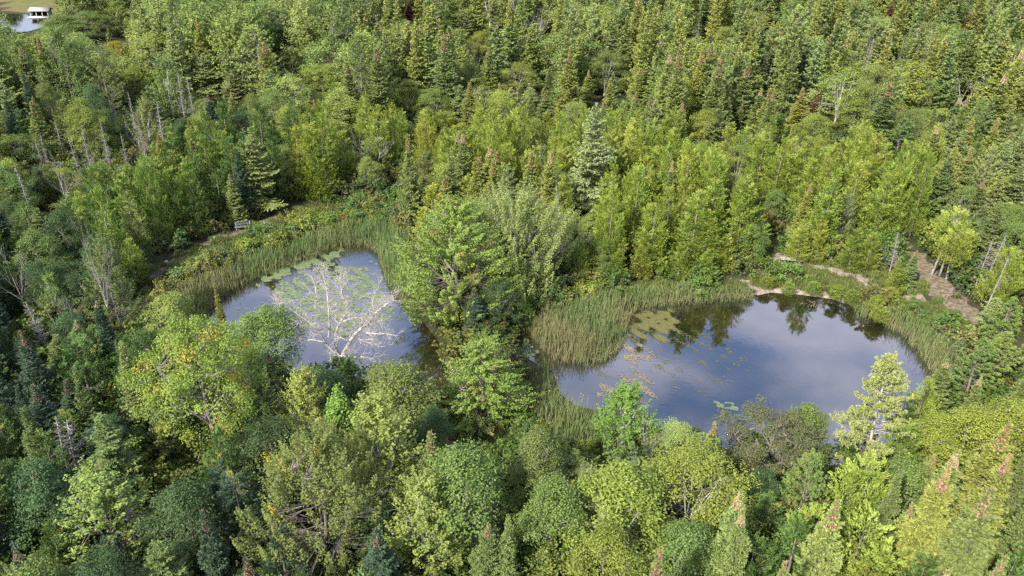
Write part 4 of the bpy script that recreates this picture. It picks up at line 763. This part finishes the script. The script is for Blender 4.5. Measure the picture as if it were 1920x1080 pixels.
def choose(bx, by, y, inb):
    """kind mix by part of the forest"""
    r = g.uniform()
    def pick(*opts):
        s = sum(o[0] for o in opts); a = r * s
        for o in opts:
            a -= o[0]
            if a <= 0: return o[1:]
        return opts[-1][1:]
    if inb:
        left = bx < 560
        return pick((9.5, 'cedar', (7.5, 10.5) if by < 430 or bx < 1180 else (8.5, 11.5), (2.9, 4.1), ('cedar_d', 'cedar_m', 'cedar_m') if left else ('cedar', 'cedar', 'cedar', 'cedar_y')), (.9, 'leafy', (5, 7.5), (3.2, 4.6), ('leaf', 'leaf_p', 'leaf_y')), (.5, 'poplar', (6, 8.5), (2.8, 3.6), ('spruce', 'leaf_p')), (.35, 'fir', (8, 9.5), (2.6, 3.2), ('fir_b', 'fir_y')), (.25, 'sapling', (4, 6), (2.4, 3.4), ('leaf_y', 'leaf')))
    if y > 112:
        if bx < 700:
            return pick((2.3, 'leafy', (9.9, 14.3), (7.7, 11.6), ('leaf', 'leaf_p', 'leaf_p', 'leaf_y', 'leaf')), (1.8, 'poplar', (11.0, 15.4), (6.6, 8.8), ('leaf_p', 'maple_g', 'leaf')), (2.2, 'pine', (12.1, 16.5), (8.2, 11.6), ('pine', 'pine_p', 'pine_p')), (1.7, 'fir', (11.0, 14.9), (4.4, 5.7), ('fir', 'fir', 'fir_y')), (1.2, 'spruce', (11.0, 15.4), (6.2, 8.2), ('spruce', 'fir_b')))
        return pick((7.2, 'fir', (11.0, 16.5), (4.1, 5.7), ('fir', 'fir', 'fir_y', 'fir_y', 'fir_b')), (1.1, 'leafy', (9.4, 12.7), (7.2, 9.9), ('leaf', 'leaf_p', 'leaf_y')), (.4, 'birch', (11.0, 13.2), (7.2, 9.4), ('birch', 'olive')), (.8, 'pine', (12.1, 16.5), (7.7, 10.5), ('pine_p', 'pine')), (.9, 'spruce', (11.0, 15.4), (6.2, 8.2), ('spruce', 'spruce_p', 'spruce')))
    if y > 78:
        if bx < 560:
            return pick((3.0, 'leafy', (7, 10), (4.4, 6.5), ('leaf', 'olive', 'leaf_y', 'leaf_d')), (1.2, 'poplar', (8, 11), (3.8, 5), ('olive', 'leaf', 'spruce')), (2.5, 'fir', (8, 11), (3.0, 4), ('fir', 'fir_d', 'fir_y')), (1.2, 'spruce', (8, 11), (4, 5.5), ('spruce', 'fir_b')), (.8, 'cedar', (6, 8), (3.4, 4.2), ('cedar_d', 'olive')))
        if bx > 1740:
            return pick((2.4, 'fir', (8, 11), (3, 4), ('fir', 'fir_y', 'fir_b')), (2, 'spruce', (8, 11), (4, 5.4), ('spruce', 'fir_b')), (1.3, 'pine', (8, 10.5), (4.6, 6.4), ('pine', 'pine_y')), (2, 'leafy', (6, 9), (4, 5.6), ('olive', 'leaf', 'leaf_y')), (1, 'cedar', (6.5, 8.5), (3.2, 4.2), ('cedar', 'cedar_d')))
        return pick((5, 'fir', (9, 12), (3, 4.2), ('fir', 'fir_y', 'fir_y', 'fir_b')), (1.8, 'leafy', (7, 9.5), (4.4, 6.4), ('leaf', 'leaf_y', 'olive', 'birch')), (.9, 'cedar', (7, 9), (3.2, 4.2), ('cedar', 'cedar_y')), (.9, 'spruce', (8, 11), (4.4, 5.6), ('spruce', 'fir_b')), (.5, 'birch', (8, 10.5), (5, 6.5), ('birch', 'olive')))
    if bx < 640:  # dark firs and cedars; shade at lower left is also put into leaf colours
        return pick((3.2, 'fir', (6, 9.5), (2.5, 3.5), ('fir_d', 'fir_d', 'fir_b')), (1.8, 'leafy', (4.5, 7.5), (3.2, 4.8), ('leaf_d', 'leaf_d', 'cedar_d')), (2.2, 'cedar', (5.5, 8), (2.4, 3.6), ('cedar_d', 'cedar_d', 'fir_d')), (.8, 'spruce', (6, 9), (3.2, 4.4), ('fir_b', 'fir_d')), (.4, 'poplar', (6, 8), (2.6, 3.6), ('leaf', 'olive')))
    if bx < 1250:
        return pick((3, 'leafy', (4, 7), (3.2, 4.8), ('leaf_d', 'leaf_d', 'cedar_m')), (1.8, 'fir', (5, 8), (2.2, 3.2), ('fir_d', 'fir_b')), (1, 'cedar', (4.5, 7), (2.6, 3.6), ('cedar_d',)), (.8, 'poplar', (5, 8), (2.6, 3.6), ('leaf', 'spruce')))
    return pick((4.6, 'fir', (7, 10.5), (2.3, 3.2), ('fir', 'fir_b', 'fir')), (1.9, 'cedar', (5, 7.5), (2.4, 3.6), ('cedar_m', 'cedar_d', 'cedar_d')), (.8, 'leafy', (4, 6), (3, 4.2), ('leaf', 'leaf_d', 'leaf_d')), (.6, 'pine', (6, 9), (4, 5.2), ('pine', 'pine')))  # dark filler colours stand in for deep shaded gaps between the firs
PK = {'fir': ['fir0', 'fir1', 'fir2', 'fir3', 'fir1'], 'spruce': ['spruce0', 'spruce1'], 'cedar': ['cedar0', 'cedar1', 'cedar2', 'cedar3', 'cedar0'], 'pine': ['pine0', 'pine1'], 'leafy': ['leafy0', 'leafy1', 'leafy2'], 'poplar': ['poplar0', 'poplar1'], 'birch': ['birch0', 'birch1'], 'sapling': ['sapling'], 'snag': ['snag0', 'snag1'], 'bare': ['bare0', 'bare1']}
FK = {'fir': ['fir0', 'fir1', 'fir0', 'fir2'], 'spruce': ['spruce'], 'cedar': ['cedar'], 'pine': ['pine'], 'leafy': ['leafy0', 'leafy1'], 'poplar': ['leafy1'], 'birch': ['birch'], 'sapling': ['leafy0']}
def in_px(P, x, y): return bool(inside(P, np.array([x]), np.array([y]))[0])
for i, (x, y) in enumerate(Q):
    bx, by, bd = proj((x, y, 0))
    kind, hr, wr, cols = choose(bx, by, y, belt[i])
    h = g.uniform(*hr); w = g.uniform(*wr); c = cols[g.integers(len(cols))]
    if y < 330:
        good = False
        for _ in range(5):
            tx, ty, td = proj((x, y, h)); wp = w * F / td * .45; bad = False
            for fx in (-1, 0, 1):
                for fy in ((.05, .3, .55) if y < 150 else (.05, .2, .35, .5, .65, .8, .95)):
                    sx = tx + (bx - tx) * fy + fx * wp * (.25 + fy * 1.0); sy = ty + (by - ty) * fy
                    if any(in_px(P, sx, sy) for P in OPEN): bad = True
            if not bad:
                for (a, b, c0, c1, hy) in hero_px:
                    if hy > y + .5:
                        ox = min(b, tx + wp) - max(a, tx - wp); oy = c1 - max(ty, c0)
                        if ox > .35 * min(b - a, 2 * wp) and oy > .22 * (c1 - c0): bad = True; break
            if not bad: good = True; break
            h *= .85; w *= .92
            if h < (2.2 if y < 75 else hr[0] * .62): break
        if not good: continue
    TREES.append(dict(kind=kind, proto=None, x=x, y=y, h=h, w=w, col=c, label=None, short=None, name=None, rot=None, hero=False))
# visibility of every tree, nearest first, on a coarse raster
VW, VH = 640, 360
occ = np.zeros((VH, VW), bool)
for t in TREES:
    tx, ty, td = proj((t['x'], t['y'], t['h'])); bx, by, bd = proj((t['x'], t['y'], 0)); t['tx'], t['ty'], t['bd'] = tx, ty, td; t['bx'], t['by'] = bx, by
TREES.sort(key=lambda t: t['bd'])
for t in TREES:
    n_ = 0; ty, by = t['ty'] / 3, t['by'] / 3; r_ = t['w'] * F / t['bd'] / 6
    thin = t['kind'] in ('snag', 'bare'); conical = t['kind'] in ('fir', 'spruce', 'cedar', 'poplar')
    for yy in range(max(0, int(ty)), min(VH, int(by) + 1)):
        s = (yy - ty) / (by - ty + 1e-6); rr = r_ * (min(1, .12 + s * 1.1) if conical else min(1, (s * 3) ** .5)) * (.3 if thin else .85)
        cx = (t['tx'] + (t['bx'] - t['tx']) * s) / 3; a, b = max(0, int(cx - rr)), min(VW, int(cx + rr) + 1)
        if b > a:
            n_ += int((~occ[yy, a:b]).sum())
            if not thin: occ[yy, a:b] = True
    t['vis'] = n_
CAP = dict(fir=290, cedar=280, leafy=285, poplar=130, pine=120, spruce=150, birch=80, sapling=60, snag=99, bare=99)
byk = {}
for t in TREES: byk.setdefault(t['kind'], []).append(t)
for k, v in byk.items():
    v.sort(key=lambda t: (-t['hero'], -(t['vis'])))
    n_ = 0
    for t in v:
        t['own'] = (t['hero'] or t['vis'] >= 12) and n_ < CAP[k]; n_ += t['own']
print('trees', len(TREES), 'own', {k: sum(t['own'] for t in v) for k, v in byk.items()})
# labels: nearest landmark, direction, rank
LM = [t for t in TREES if t['short'] and 0 <= t['tx'] <= 1920]
FIX = [('bench by lily pond', 457, 418), ('bench above the beach', 1482, 488), ('white boathouse', 78, 22), ('channel between ponds', 990, 650), ('sandy beach', 1450, 545), ('dirt path corner', 1725, 490)]
LMK = [(t['short'], t['tx'], t['ty'] + 10) for t in LM] + FIX
ORD = ['nearest', 'second', 'third', 'fourth', 'fifth', 'sixth', 'seventh', 'eighth', 'ninth', 'tenth', 'eleventh', 'twelfth', 'thirteenth', 'fourteenth', 'fifteenth', 'sixteenth', 'seventeenth', 'eighteenth', 'nineteenth', 'twentieth'] + ['twenty-' + w for w in ('first', 'second', 'third', 'fourth', 'fifth', 'sixth', 'seventh', 'eighth', 'ninth')] + ['thirtieth'] + ['thirty-' + w for w in ('first', 'second', 'third', 'fourth', 'fifth', 'sixth', 'seventh', 'eighth', 'ninth')]
DIR = ['right of', 'up-right of', 'above', 'up-left of', 'left of', 'down-left of', 'below', 'down-right of']
owned = [t for t in TREES if t['own']]
bins = {}
for t in owned:
    if t['label']: continue
    x, y = t['tx'], min(max(t['ty'], 0), 1070)
    j = min(range(len(LMK)), key=lambda j: math.hypot(LMK[j][1] - x, LMK[j][2] - y)); dx_, dy_ = x - LMK[j][1], LMK[j][2] - y
    o_ = int(round(math.atan2(dy_, dx_) / (math.pi / 4))) % 8; t['lm'] = (j, o_); bins.setdefault((j, o_, t['kind']), []).append((math.hypot(dx_, dy_), id(t), t))
for (j, o_, k), v in bins.items():
    v.sort()
    for r_, (_, _, t) in enumerate(v):
        kw = KIND[k][2]; pk = t['proto']
        state = {'fir': 'fir', 'snag': 'bare-branched snag', 'bare': 'leafless tree', 'leafy': 'leafy tree', 'poplar': 'upright poplar', 'birch': 'white-stemmed birch', 'sapling': 'young tree', 'pine': 'pine', 'spruce': 'spruce', 'cedar': 'cedar'}[k]
        size = ('tall ' if t['h'] > {'fir': 11, 'leafy': 9.5, 'cedar': 9, 'poplar': 10, 'pine': 11.5, 'spruce': 11, 'birch': 10.5}.get(k, 9) else 'short ' if t['h'] < {'fir': 7, 'leafy': 6, 'cedar': 7}.get(k, 4) else '')
        t['label'] = '%s%s %s, %s %s %s the %s' % (size, CWORD[t['col']], state, ORD[min(r_, 39)], kw, DIR[o_], LMK[j][0])
GROUPS = {'fir': 'fir trees of the forest', 'spruce': 'spruce trees of the forest', 'cedar': 'cedars around the ponds', 'pine': 'pines of the forest', 'leafy': 'broadleaf trees of the forest', 'poplar': 'poplars of the forest', 'birch': 'birches of the forest', 'sapling': 'young trees near the ponds', 'snag': 'standing dead conifers', 'bare': 'bare dead trees'}
import colorsys
def jitter(c, amt=.16):
    k = g.uniform(1 - amt, 1 + amt); s = g.normal() * .03
    return (max(c[0] * k * (1 + s * 1.5), .005), max(c[1] * k, .005), max(c[2] * k * (1 - s), .004), 1)
far_pts, far_idx, far_scl, far_rot, far_tint = [], [], [], [], []
FKEYS = ['g_fir0', 'g_fir1', 'g_fir2', 'g_spruce', 'g_cedar', 'g_pine', 'g_leafy0', 'g_leafy1', 'g_birch']
for t in TREES:
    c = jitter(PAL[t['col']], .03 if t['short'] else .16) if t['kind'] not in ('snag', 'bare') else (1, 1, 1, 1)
    rz = t['rot'] if t['rot'] is not None else g.uniform(0, 6.28)
    if not t['own']:
        fk = FK.get(t['kind'], ['fir2']); pk = 'g_' + fk[g.integers(len(fk))]; p = PROTO[pk]
        far_pts.append((t['x'], t['y'], 0)); far_idx.append(FKEYS.index(pk)); s = t['w'] / p['w']; far_scl.append((s, s, t['h'] / p['h'])); far_rot.append((0, 0, rz)); far_tint.append(c[:3]); continue
    far = t['bd'] > 122 and not t['hero']
    if far: fk = FK[t['kind']]; pk = 'f_' + fk[g.integers(len(fk))]
    else: pk = t['proto'] or PK[t['kind']][g.integers(len(PK[t['kind']]))]
    p = PROTO[pk]; s = t['w'] / p['w']; sz = t['h'] / p['h']; nm = t['name'] or KIND[t['kind']][0]
    if far: root = bpy.data.objects.new(nm, p['mesh']); root.color = c
    else: root = bpy.data.objects.new(nm, None); root.empty_display_size = .5
    root.location = (t['x'], t['y'], 0); root.scale = (s, s, sz); root.rotation_euler = (g.normal() * .015, g.normal() * .015, rz)
    COL.objects.link(root)
    root['label'] = t['label']; root['category'] = KIND[t['kind']][1] if not t['name'] else t['name'].replace('_', ' ').replace(' tree', '') if 'dead' not in t['name'] else 'dead tree'
    if not t['name']: root['group'] = GROUPS[t['kind']]
    if not far:
        for (pn, me, cr_) in p['parts']:
            o = bpy.data.objects.new(pn, me); o.parent = root; o.color = c; COL.objects.link(o)
            if pn == 'cone_top': o['label'] = 'cluster of brown cones at the top'
if far_pts: mass('distant_forest', [PROTO[k]['mesh'] for k in FKEYS], far_pts, far_idx, far_scl, far_rot, np.array(far_tint))
# ---------------------------------------------------------------- benches, boathouse, stones, driftwood
M_wood = noise_mat('weathered_planks', [(.16, .15, .14), (.30, .285, .27), (.42, .40, .38)], 6, stretch=(1, 8, 8))
M_dark = noise_mat('dark_planks', [(.05, .05, .055), (.10, .10, .11), (.17, .17, .18)], 6, stretch=(1, 8, 8))
M_white = noise_mat('white_paint', [(.30, .30, .31), (.42, .42, .44), (.5, .5, .52)], 2)
M_roof = noise_mat('pale_metal_roof', [(.26, .24, .26), (.36, .33, .35), (.42, .39, .41)], 1.2, stretch=(6, 1, 1))
M_shade = noise_mat('painted_interior_shade', [(.02, .02, .02), (.04, .04, .04), (.06, .05, .05)], 2)
M_stone = noise_mat('pale_stone', [(.28, .26, .24), (.45, .43, .40), (.6, .58, .55)], 5, bump=.4)
def empty(name, p, rz, label, cat, group=None):
    o = bpy.data.objects.new(name, None); COL.objects.link(o); o.location = p; o.rotation_euler = (0, 0, rz); o['label'] = label; o['category'] = cat
    if group: o['group'] = group
    return o
def part(name, G_, mat, par):
    o = bpy.data.objects.new(name, G_.mesh(name, mat)); COL.objects.link(o); o.parent = par; return o
def bench(px, py, rz, ln, mat, label, table=False):
    r_ = empty('picnic_table' if table else 'park_bench', tuple(at(px, py, 0)), rz, label, 'picnic table' if table else 'bench')
    G_ = Geo()
    if table:
        for k in range(5): G_.box((0, -.32 + k * .16, .75), (ln, .145, .04))
        part('table_top', G_, mat, r_)
        for s in (-1, 1):
            G_ = Geo(); G_.box((0, s * .62, .45), (ln, .14, .04)); G_.box((0, s * .77, .452), (ln, .14, .04)); part('seat', G_, mat, r_)
            G_ = Geo(); G_.box((s * ln * .36, -.36, .36), (.06, .09, .86), rx=-.55); G_.box((s * ln * .36, .36, .36), (.062, .09, .86), rx=.55); G_.box((s * ln * .36, 0, .41), (.064, 1.6, .06)); part('leg', G_, M_dead, r_)
    else:
        for k in range(3): G_.box((0, -.2 + k * .15, .46), (ln, .135, .045))
        part('seat', G_, mat, r_); G_ = Geo()
        for k in range(3): G_.box((0, .27 + k * .03, .62 + k * .15), (ln, .04, .13), rx=-.2)
        part('backrest', G_, mat, r_)
        for s in (-1, 1): G_ = Geo(); G_.box((s * ln * .4, -.16, .22), (.08, .08, .44)); G_.box((s * ln * .4, .22, .45), (.08, .08, .9)); part('leg', G_, M_dead, r_)
bench(457, 431, R(20), 1.9, M_dark, 'dark plank bench beside the dirt path above the lily pond')
bench(1482, 497, R(-8), 2.3, M_wood, 'weathered grey picnic table on the dirt clearing above the sandy beach', True)
b = at(79, 31, 0); r_ = empty('boathouse', tuple(b), R(6), 'small white boathouse with pale roof at the edge of the far lake', 'boathouse'); r_.scale = (.62, .62, .62)
G_ = Geo(); G_.box((0, 1.6, 1.3), (6.6, .2, 2.6)); G_.box((-3.2, 0, 1.3), (.2, 3.0, 2.6)); G_.box((3.2, 0, 1.3), (.2, 3.0, 2.6)); part('wall', G_, M_white, r_)
G_ = Geo(); G_.box((0, -1.1, 2.9), (7.6, 2.9, .14), rx=.38); G_.box((0, 1.4, 2.9), (7.6, 2.9, .14), rx=-.38); part('roof', G_, M_roof, r_)
for x in (-3.2, -1.1, 1.1, 3.2): G_ = Geo(); G_.box((x, -1.75, 1.25), (.28, .28, 2.5)); part('post', G_, M_white, r_)
G_ = Geo(); G_.box((0, -1.9, .25), (7.6, 4.4, .3)); part('deck', G_, M_white, r_)
G_ = Geo(); G_.box((0, 1.44, 1.2), (6.0, .1, 2.2)); part('opening_shade_panel', G_, M_shade, r_)  # dark panel on the back wall, shade of the open front put in as colour
def stone(px, py, s, label, seed):
    g = np.random.default_rng(seed); th = np.linspace(0, np.pi, 7); ph = np.linspace(0, 2 * np.pi, 11)[:-1]
    v = np.array([(math.sin(a) * math.cos(b), math.sin(a) * math.sin(b), math.cos(a) * .6) for a in th for b in ph]); v *= s * (1 + .15 * np.sin(v[:, :1] * 4 + seed) + .1 * np.cos(v[:, 1:2] * 5)) ; v[:, 2] += s * .25
    q = [(i * 10 + j, i * 10 + (j + 1) % 10, (i + 1) * 10 + (j + 1) % 10, (i + 1) * 10 + j) for i in range(6) for j in range(10)]
    G_ = Geo(); G_.add(v, q); o = link('stone', G_.mesh('stone', M_stone), label=label, category='stone', group='pale stones along the path'); p = at(px, py, 0); o.location = p; o.rotation_euler = (0, 0, seed)
stone(312, 492, .24, 'pale stone on the narrow end of the path round the lily pond', 1)
stone(278, 531, .2, 'pale stone lowest on the path beside the lily pond cattails', 2)
stone(403, 447, .3, 'pale stone on the path below the small cedar', 3)
stone(398, 451, .2, 'smaller pale stone touching the one below the small cedar', 4)
stone(470, 429, .26, 'white stone right beside the dark plank bench', 5)
stone(494, 420, .24, 'white stone on the path beyond the dark plank bench', 6)
stone(537, 398, .26, 'white stone farthest along the path behind the cattails', 7)
def log(px, py, rz, ln, r0, label, seed):
    g = np.random.default_rng(seed); s = np.linspace(-.5, .5, 7); P = np.stack([s * ln, .12 * np.sin(s * 5), np.full(7, r0 + .08)], 1); T = Geo(); T.tube(P, np.linspace(r0, r0 * .5, 7), 7)
    r_ = empty('fallen_log', tuple(at(px, py, 0)), rz, label, 'log', 'bleached fallen wood'); part('log_stem', T, M_dead, r_)
    for k in range(4):
        T = Geo(); p = P[1 + k]; e = p + np.array([.3, g.uniform(-.8, .8), g.uniform(.1, .5)]); T.tube([p, (p + e) / 2 + (0, 0, .06), e], [.035, .025, .01], 4); part('broken_branch', T, M_dead, r_)
log(1675, 585, R(-35), 3.2, .09, 'bleached fallen log in the brush beside the right shore cattails', 1)
log(1600, 560, R(-20), 2.0, .06, 'thin bleached branch lying at the end of the sandy beach', 2)
log(405, 432, R(80), 2.2, .07, 'curved bleached branch lying at the foot of the small cedar', 3)
